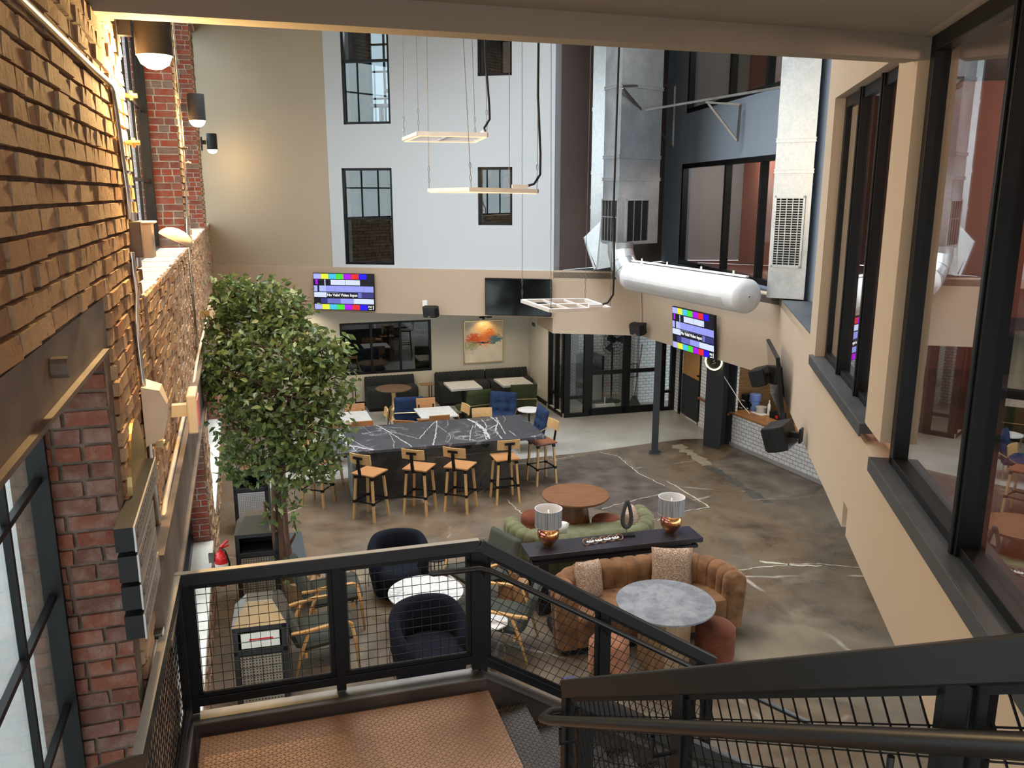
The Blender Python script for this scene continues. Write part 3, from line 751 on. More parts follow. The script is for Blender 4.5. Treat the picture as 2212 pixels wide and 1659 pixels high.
gs = Vector(G1)+(Vector(SC1)-Vector(G1))*.62
Tq, Lq = frame(tuple(gs), SC1)
storefront('glass_partition', 'narrow black framed glass side panel of the vestibule beside cream wall', Tq, Lq, [(.04,.08),(Lq*.5,.07),(Lq-.04,.08)], .46)
# vestibule interior
mb = MB(Ts); mb.box(-.2, 1.0, 3.2, 3.3, 0, 2.6); mb.box(1.0, 1.1, 1.9, 3.3, 0, 2.6); mb.box(1.0, 2.1, 1.85, 1.95, 0, 2.6); mb.box(2.1, 2.2, .9, 1.95, 0, 2.6); mb.box(2.2,3.4,.85,.95,0,2.6); struct(mb.build('wall_vestibule', M['tile']))
mb = MB(Ts); mb.box(-.3, 3.2, 3.3, 3.4, 0, 2.6); struct(mb.build('wall_vestibule_back', M['greywall']))
# right hand ground floor wall with tile, wooden door, counter front
DE = (4.42, 16.5); CE = (5.95, 12.9)
Td, Ld = frame(SC2, DE)
def sd(px, py): p = W(SC2, DE, px, py); return (Vector((p.x,p.y))-Vector(SC2)).length, p.z
da = sd(1470, 880)[0]; db = sd(1508, 900)[0]
mb = MB(Td); wallholes(mb, 0, db+.02, 0, 2.6, 0, .15, [(da, db, 0, 1.62)]); wallholes(mb, db+.02, Ld, 0, 2.6, 0, .15); struct(mb.build('wall_tiled', M['tile']))
mb = MB(Td); mb.box(da-.1, da, -.03, .12, 0, 1.72); mb.box(db, db+.05, -.02, .12, 0, 1.72); mb.box(da, db, -.02, .12, 1.62, 1.72); dj = struct(mb.build('trim_9', M['blackf']))
dd = thing('wooden_door', 'small wooden door with black lower panel set in white tiled wall', 'door', Td @ Vector((da, .03, 0))); 
mb = MB(Td); mb.box(da, db, .02, .06, .02, 1.62); mb.build('leaf', M['doorwood'], dd)
mb = MB(Td); mb.box(da+.01, db-.03, .005, .02, .05, .98); mb.build('kick_panel', M['charcoal'], dd)
mb = MB(Td); mb.box(db-.12, db-.04, -.03, .02, 1.08, 1.11); mb.build('handle', M['plastic'], dd)
mb = MB(Td); mb.box(db+.05, Ld, -.06, -.0, .62, .66); struct(mb.build('trim_10', M['seatdark']))
mb = MB(Td); mb.box(db+.05, Ld, -.02, 0, 0, .09); struct(mb.build('baseboard_tiled', M['greywall']))
Tc, Lc = frame(DE, CE)
r = thing('service_counter', 'white tiled service counter with wooden bar top beside the dark column', 'counter', (*DE, 0)); r.matrix_basis = Tc.copy()
mb = MB(Tc); mb.box(0, Lc, 0, .12, 0, .66); mb.build('tiled_front', M['tile'], r)
mb = MB(Tc); mb.box(0, Lc, -.03, .55, .66, .705); mb.build('bar_top', M['barwood'], r, bevel=.006)
mb = MB(Tc); mb.box(0, Lc, -.012, 0, 0, .08); mb.build('kick_strip', M['gplastic'], r)
mb = MB(Tc); mb.box(-.3, Lc, 1.15, 1.25, 0, 2.6); mb.box(-.3, -.2, .12, 1.2, 0, 2.6); struct(mb.build('wall_serving', M['panel']))
# upper closing shell of the hall
top = [K0, K1, (3.6, 19.7), (4.9, 11.8), f4(9.3), f4(4.6), tuple(bw)]
mb = MB(); mb.prism([(-8,2.5),(7,2.5),(7,20.5),(-8,20.5)], CEIL, CEIL+.15); struct(mb.build('ceiling_hall', plaster('grey_hall_ceiling', (.35,.35,.36))))
# ground outside the windows
mb = MB(); mb.box(-40, -1.2, -25, 45, -.25, -.05, Matrix.Rotation(UA, 4, 'Z')); struct(mb.build('ground_outside', M['paving']))
# ------------------------------------------------------------------ staircase with landing
SA = Vector((-.23, 5.44, 0))                  # outer corner of the landing where the lower flight leaves
TS = Matrix.Translation(SA) @ Matrix.Rotation(R(16.2), 4, 'Z')    # x = right (down the lower flight), y = away from camera
ZR = 2.67; ZF = 1.6; LW_ = 1.95; LD = 1.83; SL = .64
st = thing('staircase', 'steel staircase with diamond plate landing and dark treads turning right below the brick wall', 'staircase', (SA.x, SA.y, 0), R(16.2))
mb = MB(TS); mb.box(-LW_+.07, .02, -2.05, -.16, ZF-.03, ZF); mb.build('landing_plate', M['plate'], st)
mb = MB(TS); mb.box(-LW_, .02, -.12, -.09, ZF-.28, ZF+.065); mb.box(-LW_, -LW_+.03, -2.05, -.10, ZF-.28, ZF+.065); mb.build('landing_channel', M['channel'], st); mb = MB(TS); mb.box(-LW_, .02, -.12, .03, ZF+.065, ZF+.075); mb.box(-LW_-.03, -LW_+.03, -2.05, .03, ZF+.065, ZF+.074); mb.build('channel_flange', M['steel'], st)
for k in range(9):
    mb = MB(TS); x = .0+k*.27; z = ZF-.178*(k+1); mb.box(x, x+.30, -LD+.08, -.10, z-.04, z); mb.box(x+.0, x+.012, -LD+.08, -.10, z-.0, z+.178-.04); mb.build('tread', M['plated'], st)
def slab(mb, x0, z0, x1, z1, y0, y1, h):
    mb.add([(x0,y0,z0),(x1,y0,z1),(x1,y1,z1),(x0,y1,z0),(x0,y0,z0+h),(x1,y0,z1+h),(x1,y1,z1+h),(x0,y1,z0+h)],
           [(0,3,2,1),(4,5,6,7),(0,1,5,4),(1,2,6,5),(2,3,7,6),(3,0,4,7)])
XE = 2.45
for y0, y1, in ((-.10,-.04),(-LD+.0,-LD+.06)):
    mb = MB(TS); slab(mb, 0, ZF-.24, XE, ZF-.24-SL*XE, y0, y1, .32); mb.build('stringer', M['channel'], st)
    mb = MB(TS); slab(mb, 0, ZF+.08, XE, ZF+.08-SL*XE, y0-.02, y1+.06, .008); mb.build('stringer_flange', M['steel'], st)
for k in range(8):                                                  # upper flight under the camera
    mb = MB(TS); y = -2.05-k*.27; z = ZF+.178*(k+1); mb.box(-LW_+.07, -.1, y-.30, y, z-.04, z); mb.build('tread', M['plate'], st)
def T2(p, q):                                  # panel plane frame: local x along p->q horizontally, y thickness, z up
    p = Vector(p); q = Vector(q); d = Vector((q.x-p.x, q.y-p.y, 0)); L = d.length; an = math.atan2(d.y, d.x)
    return Matrix.Translation((p.x, p.y, 0)) @ Matrix.Rotation(an, 4, 'Z'), L
def clipline(px, pz, dx, dz, poly):
    t0, t1 = -1e9, 1e9; n = len(poly)
    for i in range(n):
        ax, az = poly[i]; bx, bz = poly[(i+1) % n]; nx, nz = -(bz-az), bx-ax    # inside = left (ccw)
        den = nx*dx+nz*dz; num = nx*(px-ax)+nz*(pz-az)
        if abs(den) < 1e-9:
            if num < 0: return None
        else:
            t = -num/den
            if den > 0: t0 = max(t0, t)
            else: t1 = min(t1, t)
    return (t0, t1) if t1-t0 > .01 else None
def rail(root, p, q, posts, ht=0., hb=-.905, sp=.0625, fw=.03, topw=.05, toph=.085, cap=False, ext0=0., ext1=0.):
    """p,q: points on the centre of the rail's top face (world)"""
    T, L = T2(p, q); m = (q[2]-p[2])/L
    zt = lambda x: p[2]+m*x
    mb = MB(T); mb.bar((-ext0,0,zt(-ext0)-toph/2),(L+ext1,0,zt(L+ext1)-toph/2), topw, toph); mb.build('top_rail', M['rail'], root, bevel=.006)
    if cap: mb = MB(T); mb.bar((-ext0,0,zt(-ext0)+.001),(L+ext1,0,zt(L+ext1)+.001), topw-.004, .003); mb.build('rail_sheen', M['cap'], root)  # thin pale strip paints the lamp's reflection onto the rail top
    mb = MB(T); hh = hb; mb.bar((0,0,zt(0)+hh),(L,0,zt(L)+hh), .045, .06); mb.build('bottom_rail', M['black'], root, bevel=.004)
    for x, zb in posts:
        mb = MB(T); mb.box(x-.032, x+.032, -.024, .024, zb, zt(x)-toph+.03-abs(m)*.032); mb.build('post', M['black'], root, bevel=.004)
    ps = sorted(x for x, _ in posts)
    for i in range(len(ps)-1):
        a, b = ps[i]+.032, ps[i+1]-.032; c = toph+fw/2-.004; e = hb+.03+fw/2
        fr_ = MB(T)
        fr_.bar((a,0,zt(a)-c),(b,0,zt(b)-c), .022, fw); fr_.bar((a,0,zt(a)+e),(b,0,zt(b)+e), .022, fw)
        for x in (a+fw/2, b-fw/2): fr_.box(x-fw/2, x+fw/2, -.011, .011, zt(x)+e, zt(x)-c)
        fr_.build('panel_frame', M['black'], root)
        poly = [(a, zt(a)+e), (b, zt(b)+e), (b, zt(b)-c), (a, zt(a)-c)]
        w = MB(T); cx, cz = (a+b)/2, (zt((a+b)/2)); n = math.hypot(1, m); d1 = (1/n, m/n); d2 = (-m/n, 1/n)
        K = int(3.2/sp)
        for (dx, dz), (ox, oz), off in ((d1, d2, .0022), (d2, d1, -.0022)):
            for k in range(-K, K+1):
                qx, qz = cx+ox*(k+.5)*sp, cz+oz*(k+.5)*sp
                r_ = clipline(qx, qz, dx, dz, poly)
                if r_:
                    t0, t1 = r_
                    w.bar((qx+dx*t0, off, qz+dz*t0), (qx+dx*t1, off, qz+dz*t1), .0038, .0038)
        w.build('wire_mesh', M['black'], root)
    return T, L
A3_ = lambda x, y, z: TS @ Vector((x, y, z))
r1 = thing('landing_railing', 'black steel guard railing with wire mesh around the stair landing beside brick wall', 'railing', A3_(-LW_, 0, ZF), R(16.2))
rail(r1, A3_(0,0,ZR), A3_(-LW_,0,ZR), [(.03, ZF+.09), (LW_/2, ZF+.09), (LW_-.03, ZF+.09)], ext1=.03, ext0=.0, cap=True)
rail(r1, A3_(-LW_,-.03,ZR), A3_(-LW_,-LD,ZR), [(.06, ZF+.09), (LD-.05, ZF+.09)], cap=True)
up = lambda L_: A3_(-LW_, -LD-L_, ZR+SL*L_)
rail(r1, up(0), up(1.9), [(.04, ZF), (1.86, ZF+1.)])
r2 = thing('stair_railing', 'black steel mesh railing sloping down right beside the brown sofa', 'railing', A3_(0,0,ZF), R(16.2))
LG = 1.885
zq = ZR-SL*LG
rail(r2, A3_(0,0,ZR), A3_(LG,0,zq), [(.02, ZF-.1), (LG*.50, ZF-.3-SL*LG*.5), (LG-.03, zq-1.3)])
mb = MB(TS)
hr = [(-.36,-.09,ZR-.16),(-.34,-.10,ZR-.165),(-.02,-.10,ZR-.17),(.06,-.10,ZR-.20),(3.15,-.10,ZR-.17-SL*3.10)]
mb.tube(hr, .021, 10); mb.build('handrail', M['rail'], r2, smooth=True, auto=50)
for x in (.02, LG*.5, LG-.05):
    mb = MB(TS); z = ZR-.17-SL*max(0,x-.03); mb.tube([(x,-.10,z-.02),(x,-.10,z-.07),(x,-.02,z-.07)], .007, 6); mb.build('bracket', M['black'], r2)
# rail of the upper flight, nearest the camera
NV = A3_(.0, -LD-.02, 0)
nv = lambda L_, dx=0, dz=0: A3_(-.02+dx, -LD-L_, ZR+.02+SL*L_+dz)
r3 = thing('stair_railing', 'large black steel mesh railing across the lower right foreground rising to the right', 'railing', NV, R(16.2))
rail(r3, nv(0), nv(3.3), [(.035, ZF-.6), (1.16, ZF+.3), (2.28, ZF+1.), (3.26, ZF+1.6)], ext0=.0)
mb = MB(TS)
hz = -.20; X_ = -.11
pts = [(.10,-LD+.10,ZR+hz),(-.02,-LD+.10,ZR+hz),(-.10,-LD+.06,ZR+hz+.0),(X_,-LD-.04,ZR+hz+.03)]
pts = [(.62,-LD+.10,ZR+hz-.34),(.12,-LD+.10,ZR+hz-.02),(-.06,-LD+.10,ZR+hz-.01),(X_-.01,-LD+.05,ZR+hz)] + [(X_,-LD-t_,ZR+hz+.02+SL*t_) for t_ in (.05,.5,1.2,2.2,3.2)]
mb.tube(pts, .024, 12); mb.build('handrail', M['rail'], r3, smooth=True, auto=50)
for t_ in (.18, 1.12, 2.2):
    mb = MB(TS); z = ZR+hz+SL*t_; mb.tube([(X_,-LD-t_,z-.02),(X_,-LD-t_,z-.10),(-.03,-LD-t_,z-.10)], .008, 6); mb.build('bracket', M['black'], r3)
r4 = thing('stair_railing', 'black mesh railing of the lower flight seen through the large foreground railing', 'railing', NV, R(16.2))
rail(r4, A3_(.06,-LD+.03,ZR-.06), A3_(2.1,-LD+.03,ZR-.06-SL*2.04), [(.02, ZF-.4), (1.0, ZF-1.1), (2.0, .2)])
# blue tape strips on the newel post
for k in range(2):
    mb = MB(TS); y = -LD-.035-k*.055; z = ZR+.0245+SL*(.035+k*.055)
    mb.cbox(-.02, y, z, .042, .046, .004)
    tag(mb.build('label_tag', flat('indigo_tag', (.03,.03,.16), .4)), 'small indigo tag on the railing post cap, %s' % ('nearer the open stair' if k == 0 else 'nearer the camera side'), 'tag', 'tags on the railing cap')
# ------------------------------------------------------------------ things on the brick wall
def wpt(px, py, off): s_, z_ = LW(px, py, off); return (off, s_, z_)
LMP = [((243,80),'largest cylindrical black wall lamp glowing at top left of brick wall'), ((385,243),'middle cylindrical black wall lamp glowing above far brick pier'), ((434,313),'smallest farthest cylindrical black wall lamp by the tan wall')]
lampP = []
l0 = None
for i, (q, lb) in enumerate(LMP):
    s_, z_ = LW(*q)
    loc = TW @ Vector((0, s_, z_+.05))
    if l0 is None:
        l0 = thing('wall_lamp', lb, 'lamp', loc, UA, 'cylinder lamps along the brick wall')
        m_ = LM(l0); m_.box(0,.03,-.06,.06,-.16,.10); m_.box(.02,.10,-.03,.03,-.04,.04); m_.build('bracket', M['charcoal'], l0)
        m_ = LM(l0); m_.lathe([(.0,.17),(.095,.17),(.10,.16),(.10,-.14),(.088,-.14),(.086,-.05),(.0,-.05)], 28, (.21,0,0)); m_.build('housing', M['charcoal'], l0, smooth=True, auto=40)
        m_ = LM(l0); m_.lathe([(.0,-.215),(.04,-.208),(.075,-.185),(.094,-.142),(.086,-.13),(.0,-.11)], 24, (.21,0,0)); m_.build('lens', M['lampglow'], l0, smooth=True)
    else: dup(l0, loc, UA, lb)
    lampP.append(TW @ Vector((.21, s_, z_-.23)))
# conduits
def wtube(name, pix, off, r, mat, lb, cat='conduit'):
    mb = MB(TW); pts = [wpt(px, py, off) for px, py in pix]; mb.tube(pts, r, 8)
    o = mb.build(name, M[mat], smooth=True, auto=60); tag(o, lb, cat); return o
wtube('conduit', [(0,-45),(60,12),(122,72),(200,148),(236,180),(243,196),(248,230),(262,330),(275,420),(279,475)], .035, .016, 'conduit', 'shiny metal conduit running down the near brick wall then vertically')
wtube('conduit', [(284,545),(287,575),(294,640),(293,690),(303,780),(313,870),(320,925),(325,990),(337,1085),(349,1185),(362,1300),(366,1345)], .035, .016, 'conduit', 'dark vertical metal conduit below the flood light junction box')
wtube('conduit', [(371,40),(381,150),(397,330),(405,500),(413,600),(421,690),(428,745)], .03, .014, 'conduit', 'thin vertical conduit on the far brick pier down to the beam')
wtube('conduit', [(457,640),(450,665),(444,700),(433,745),(424,788),(415,850),(407,868),(400,885),(392,920),(378,985),(366,1040),(357,1085),(352,1130),(350,1200)], .05, .016, 'beigep', 'long yellow painted conduit along top of the rusty beam')
wtube('conduit', [(338,1388),(332,1425),(321,1500),(313,1570),(308,1640),(306,1700)], .03, .020, 'conduit', 'thick short conduit below the white outlet box at lower left')
# junction box + flood light
p_ = wpt(287, 517, .03)
r = thing('junction_box', 'dark rectangular junction box on conduit beside the double flood light', 'electrical box', TW @ Vector(p_), UA)
m_ = LM(r); m_.box(-.03,.05,-.04,.04,-.10,.10); m_.build('body', M['steelbeam'], r, bevel=.008)
m_ = LM(r); m_.cyl((.01,0,.10),(.01,0,.15),.022); m_.build('connector', M['conduit'], r); m_ = LM(r); m_.cyl((.01,0,-.15),(.01,0,-.10),.022); m_.build('connector', M['conduit'], r)
p_ = wpt(312, 520, .06)
r = thing('flood_light', 'beige emergency flood light with tilted rounded heads beside the window ledge', 'lamp', TW @ Vector(p_), UA)
m_ = LM(r); m_.box(-.06,.05,-.05,.10,-.10,.10); m_.box(-.06,.07,-.06,.11,.10,.115); m_.build('body', M['beigep'], r, bevel=.008)
for k in (0, 1):
    m_ = LM(r); Mx = Matrix.Translation((.17,-.02+.12*k,.0)) @ Matrix.Rotation(R(28),4,'Y')
    m_.grid(lambda u, v: Mx @ Vector((.10*math.cos(2*PI*u)*math.cos(v*PI/2)*1.0, .075*math.sin(2*PI*u)*math.cos(v*PI/2), .065*math.sin(v*PI/2))), 20, 7, cu=True)
    m_.add([Mx @ Vector((.10*math.cos(2*PI*k_/20), .075*math.sin(2*PI*k_/20), 0)) for k_ in range(20)], [tuple(range(20))[::-1]])
    h_ = m_.build('lamp_head', M['beigep'], r, smooth=True, auto=50)
    m_ = LM(r); m_.add([Mx @ Vector((.085*math.cos(2*PI*k_/20), .062*math.sin(2*PI*k_/20), -.003)) for k_ in range(20)], [tuple(range(20))[::-1]]); m_.build('lens', M['steelbeam'], h_)
# alarm / strobe box
p_ = wpt(327, 890, .06)
r = thing('alarm_horn', 'beige faceted wall box above the signs beside the dark conduit', 'alarm', TW @ Vector(p_), UA)
m_ = LM(r); m_.add([(-.03,-.12,-.17),(-.03,.12,-.17),(-.03,.12,.17),(-.03,-.12,.17),(.06,-.09,-.13),(.06,.09,-.13),(.06,.09,.14),(.06,-.09,.14),(.09,-.05,-.02),(.09,.05,-.02),(.09,.05,.05),(.09,-.05,.05)],
   [(0,4,5,1),(1,5,6,2),(2,6,7,3),(3,7,4,0),(4,8,9,5),(5,9,10,6),(6,10,11,7),(7,11,8,4),(8,11,10,9),(0,1,2,3)]); m_.build('body', M['beigep'], r, fix=True)
p_ = wpt(337, 960, .05)
r = thing('door_closer_switch', 'small brass fitting on black plate below the beige wall box', 'fitting', TW @ Vector(p_), UA)
m_ = LM(r); m_.box(-.05,-.03,-.03,.04,-.10,.06); m_.build('plate', M['plastic'], r); m_ = LM(r); m_.cyl((-.03,.03,0),(.05,.03,0),.02); m_.box(.0,.04,.0,.06,-.02,.02); m_.build('fitting_body', M['brass'], r)
# exit sign
p_ = wpt(413, 885, .16)
r = thing('exit_sign', 'beige exit sign box with red face bracketed off the brick wall', 'sign', TW @ Vector(p_), UA)
m_ = LM(r); m_.box(-.02,.05,-.17,.17,-.15,.15); m_.build('housing', M['beigep'], r, bevel=.012)
m_ = LM(r); m_.box(.05,.056,-.13,.13,-.10,.10); m_.build('red_face', M['exitred'], r)
m_ = LM(r); m_.box(-.16,-.02,-.04,.04,-.04,.05); m_.build('bracket', M['beigep'], r)
p_ = wpt(456, 678, .16)
r = thing('exit_sign', 'small farther exit sign fitting on the brick wall beside the tree crown', 'sign', TW @ Vector(p_), UA)
m_ = LM(r); m_.box(-.02,.05,-.17,.17,-.13,.13); m_.build('housing', M['beigep'], r, bevel=.012)
m_ = LM(r); m_.box(.05,.056,-.13,.13,-.09,.09); m_.build('red_face', M['exitred'], r)
m_ = LM(r); m_.box(-.16,-.02,-.04,.04,-.04,.05); m_.build('bracket', M['brass'], r)
# small spigots/bolts on brick
for i, (px, py) in enumerate(((268,206),(274,308),(392,320),(400,352),(447,568),(452,610))):
    q = wpt(px, py, .02); mb = MB(TW); mb.box(-.02,.012,q[1]-.02,q[1]+.02,q[2]-.06,q[2]+.06); mb.tube([(.0,q[1],q[2]),(.09,q[1],q[2])], .014, 8); mb.cyl((.05,q[1],q[2]),(.065,q[1],q[2]),.03,n=6)
    tag(mb.build('anchor_bolt', M['steelbeam'] if i > 1 else M['brass']), 'iron anchor bolt in brick, %s' % ['upper one beside the largest lamp','lower one beside the largest lamp','upper one below the middle lamp','lower one below the middle lamp','upper one left of the tree top','lower one left of the tree top'][i], 'bolt', 'anchor bolts in the brick wall')
# stacked directory signs
mb = MB(TW); q = wpt(300, 1030, .03); mb.cyl((.0,q[1],q[2]),(.035,q[1],q[2]),.30,n=40)
tag(mb.build('round_plaque', M['brass']), 'round bronze plaque on brick partly behind the uppermost sign board', 'plaque')
mb = MB(TW); q2 = wpt(333, 1110, .01)
SG = [((291,1139),(340,1022),(297,1187)), ((299,1200),(330,1075),(306,1250)), ((306,1265),(335,1128),(311,1315)), ((313,1328),(341,1180),(318,1378))]
for i, (a, b, c) in enumerate(SG):
    A_ = wpt(*a, .085); B_ = wpt(*b, .085); C_ = wpt(*c, .085)
    y0, y1 = A_[1], A_[1]+ (B_[1]-A_[1])*1.0; z1 = A_[2]; z0 = C_[2]
    zt_ = (A_[2]+B_[2])/2
    r = thing('sign_board', 'brushed metal sign board with dark sides on brick, %s of the four stacked' % ['uppermost','second from top','third from top','lowest'][i], 'sign', TW @ Vector((0,y0,z0)), UA, 'stacked sign boards on the brick pier')
    m_ = MB(TW); m_.box(.0,.078,y0,y1,z0,z1); m_.build('backing', M['plastic'], r)
    m_ = MB(TW); m_.box(.078,.086,y0-.004,y1,z0-.004,z1+.004); f_ = m_.build('face', M['signf'], r)
    m_ = MB(TW); rr = random.Random(i)
    for ln, (zz, hh) in enumerate(((.70,.10),(.50,.07),(.32,.07))):
        x = y0+.06
        while x < y1-.2:
            w_ = rr.uniform(.03,.09); m_.box(.086,.0868,x,x+w_,z0+(z1-z0)*zz,z0+(z1-z0)*zz+(z1-z0)*hh); x += w_+.02
        if ln == 0: m_.add([(.0868,y0+.02,z1-.05),(.0868,y0+.05,z1-.02),(.0868,y0+.05,z1-.08)],[(0,1,2)])
    m_.build('lettering', M['text'], f_)
p_ = wpt(342, 1385, .03)
r = thing('outlet_box', 'small metal outlet box with white cover on brick below the signs', 'electrical box', TW @ Vector(p_), UA)
m_ = LM(r); m_.box(-.03,.03,-.06,.06,-.07,.07); m_.build('body', M['steel'], r, bevel=.005); m_ = LM(r); m_.box(.03,.036,-.065,.065,-.075,.075); m_.build('cover', M['whitep'], r)
# fire extinguisher
p_ = P(483, 1262, .50)
r = thing('fire_extinguisher', 'red fire extinguisher hanging by the brick wall beside the perforated receptacle', 'fire extinguisher', p_, UA)
m_ = LM(r); m_.lathe([(0,0),(.065,.0),(.078,.02),(.078,.33),(.072,.37),(.05,.40),(.028,.41),(.026,.43),(0,.43)], 24); m_.build('cylinder', M['red'], r, smooth=True, auto=50)
m_ = LM(r); m_.box(-.02,.02,-.02,.02,.43,.47); m_.bar((0,-.02,.46),(.09,.03,.47),.02,.012); m_.bar((0,-.02,.475),(.08,.03,.53),.03,.02); m_.build('handle', M['red'], r)
m_ = LM(r); m_.tube([(0,-.02,.47),(.05,-.09,.45),(.085,-.07,.30),(.083,-.03,.10)], .011, 8); m_.build('hose', M['plastic'], r)
m_ = LM(r); m_.lathe([(.0795,.10),(.0795,.28)], 24, cap=False); m_.build('label', M['paper'], r)
m_ = LM(r); m_.box(-.14,-.078,-.03,.03,.30,.40); m_.build('wall_bracket', M['steel'], r)

# ------------------------------------------------------------------ litter receptacles
def receptacle(loc, rz, label, per='perft', tray=False):
    r = thing('litter_bin', label, 'bin', loc, rz, 'perforated litter bins along the brick wall')
    w, d, h = .50, .50, .97
    m_ = LM(r); t = .05
    for x in (-w/2, w/2-t):
        for y in (-d/2, d/2-t): m_.box(x, x+t, y, y+t, 0, h)
    m_.box(-w/2,w/2,-d/2,-d/2+.03,0,.06); m_.box(-w/2,w/2,d/2-.03,d/2,0,.06)
    for y in (-d/2, d/2-.03):
        m_.box(-w/2,w/2,y,y+.03,h-.05,h); m_.box(-w/2,w/2,y,y+.03,h-.30,h-.24)
    for x in (-w/2, w/2-.03):
        m_.box(x,x+.03,-d/2,d/2,h-.05,h); m_.box(x,x+.03,-d/2,d/2,h-.30,h-.24)
        m_.box(x+.005,x+.025,-d/2,d/2,0,h)
    m_.box(-w/2+.03,w/2-.03,d/2-.05,d/2-.03,.03,h); m_.build('frame', M['charcoal'], r, bevel=.006)
    m_ = LM(r); m_.box(-w/2+.055,w/2-.055,-d/2-.006,-d/2+.012,.07,h-.31); m_.build('perforated_panel', M[per], r)
    m_ = LM(r); m_.box(-w/2+.07,w/2-.07,-d/2+.03,d/2-.06,h-.25,h-.22); m_.box(-w/2+.07,w/2-.07,-d/2+.3,-d/2+.32,h-.24,h-.05); m_.build('chute', M['plastic'], r)
    m_ = LM(r)
    if tray: m_.box(-w/2,w/2,-d/2,d/2,h,h+.02)
    else:
        a, b = w/2+.005, w/4; z0, z1 = h, h+.17
        m_.add([(-a,-a,z0),(a,-a,z0),(a,a,z0),(-a,a,z0),(-b,-b*.5,z1),(b,-b*.5,z1),(b,b,z1),(-b,b,z1)],
               [(0,1,5,4),(1,2,6,5),(2,3,7,6),(3,0,4,7),(4,5,6,7),(3,2,1,0)])
    m_.build('lid', M['lidmetal'], r, bevel=.004)
    return r
ra = R(14)
c1 = P(487,1357,.98); c1b = P(603,1345,.98); m1_ = (c1+c1b)/2; 
t1 = receptacle((m1_.x-.0, m1_.y+.25, 0), ra, 'taupe perforated litter bin nearest the landing, paper in its slot')
mb = LM(t1); mb.box(-.18,.18,-.235,-.228,.74,.90); mb.m = 1; mb.box(-.10,.12,-.238,-.2355,.82,.835)
tag(mb.build('poster_sheet', [M['paper'], M['red']]), 'white sheet with red stripe inside the nearest litter bin', 'paper')
m2_ = (P(491,1157,.98)+P(583,1148,.98))/2
t2 = receptacle((m2_.x+.02, m2_.y+.26, 0), ra, 'taupe perforated litter bin behind the fire extinguisher')
t3 = receptacle((P(541,1010,.97).x, P(541,1010,.97).y, 0), ra, 'black litter bin with white perforated front under the tree', 'perfw', True)
# stick basket on third
r = thing('paper_cup_stack', 'brown paper carton lying on the white perforated bin', 'carton', t3.matrix_basis @ Vector((0,-.05,.99)), R(30))
m_ = LM(r); m_.prism([(-.16,-.07),(.12,-.10),(.17,.03),(-.05,.11)], 0, .09); m_.build('carton_body', M['stump'], r)
# mat with lettering
mp = P(651,1150)
r = thing('floor_mat', 'grey floor mat with white lettering beside the tree trunk', 'mat', (mp.x, mp.y, .001), UA)
m_ = LM(r); m_.box(-.80,0,-1.3,0,0,.012); m_.build('mat_body', M['mat'], r)
MAT = r
# ------------------------------------------------------------------ ficus tree
tb = P(628, 1322, 0); tb = Vector((-2.62, 9.75, 0))
tree = thing('ficus_tree', 'tall indoor ficus tree with dense green leaves beside the brick wall', 'tree', tb)
DT = 9.75
def TP(px, py, dy=0.):
    r_ = ray(px, py); t = (DT+dy)/r_[1]; return Vector((r_[0]*t, r_[1]*t, H+r_[2]*t))
brs = [([(628,1298,0),(618,1240,0),(606,1150,0),(602,1060,.05),(600,980,.0),(606,900,0)], [.13,.115,.10,.09,.08,.06]),
       ([(606,900,0),(600,840,.2),(575,760,.35),(560,700,.45),(556,640,.5)], [.055,.04,.03,.02,.012]),
       ([(602,960,0),(560,860,-.1),(520,790,-.15),(500,770,-.2)], [.05,.035,.02,.012]),
       ([(606,900,0),(640,850,.1),(690,800,.1),(720,780,0)], [.05,.03,.02,.01]),
       ([(600,1010,0),(650,960,-.2),(700,900,-.25)], [.04,.025,.012]),
       ([(602,1020,0),(640,1010,-.3),(690,950,-.4)], [.035,.02,.01]),
       ([(600,940,0),(530,930,-.1),(480,900,-.1)], [.04,.025,.012]),
       ([(606,900,.1),(560,820,.5),(535,720,.6),(530,660,.6)], [.04,.03,.02,.012]),
       ([(612,1180,0),(590,1140,-.1),(575,1110,-.1),(570,1085,-.1)], [.03,.02,.02,.014]),
       ([(614,1200,.05),(640,1150,0),(632,1110,.0)], [.02,.015,.008]),
       ([(600,1230,-.08),(590,1140,-.1),(592,1060,-.1),(600,1000,-.05)], [.025,.03,.03,.02]),
       ([(628,1240,-.08),(618,1150,-.12),(612,1070,-.1),(604,990,-.05)], [.025,.028,.028,.02])]
tr = MB()
for pts, rs in brs: tr.tube([TP(*p) for p in pts], rs, 9)
tr.build('trunk', M['barkm'], tree, smooth=True, auto=60)
rl = random.Random(3)
blobs = [  # px, py, dy, rx(px), ry(px), count
 (505,640,.3,50,45,420),(560,650,.5,70,50,560),(620,670,.4,52,48,420),(640,710,.3,50,35,250),(530,700,.3,75,50,520),
 (480,730,.1,38,60,260),(600,760,-.1,110,60,950),(690,760,-.1,60,45,420),(500,800,-.1,70,60,620),(600,850,-.3,120,75,1150),
 (700,830,-.2,62,70,520),(470,840,.0,38,60,240),(560,940,-.2,90,65,760),(660,930,-.4,90,60,700),(520,1000,-.1,45,45,240),
 (620,1010,-.3,70,45,360),(690,1000,-.4,50,40,240),(620,1070,-.3,28,45,70),(590,1110,-.15,18,25,22),(640,1130,-.1,14,25,16),(745,745,-.1,20,25,28),(610,1230,-.2,22,30,26)]
lf = MB(); stm = MB()
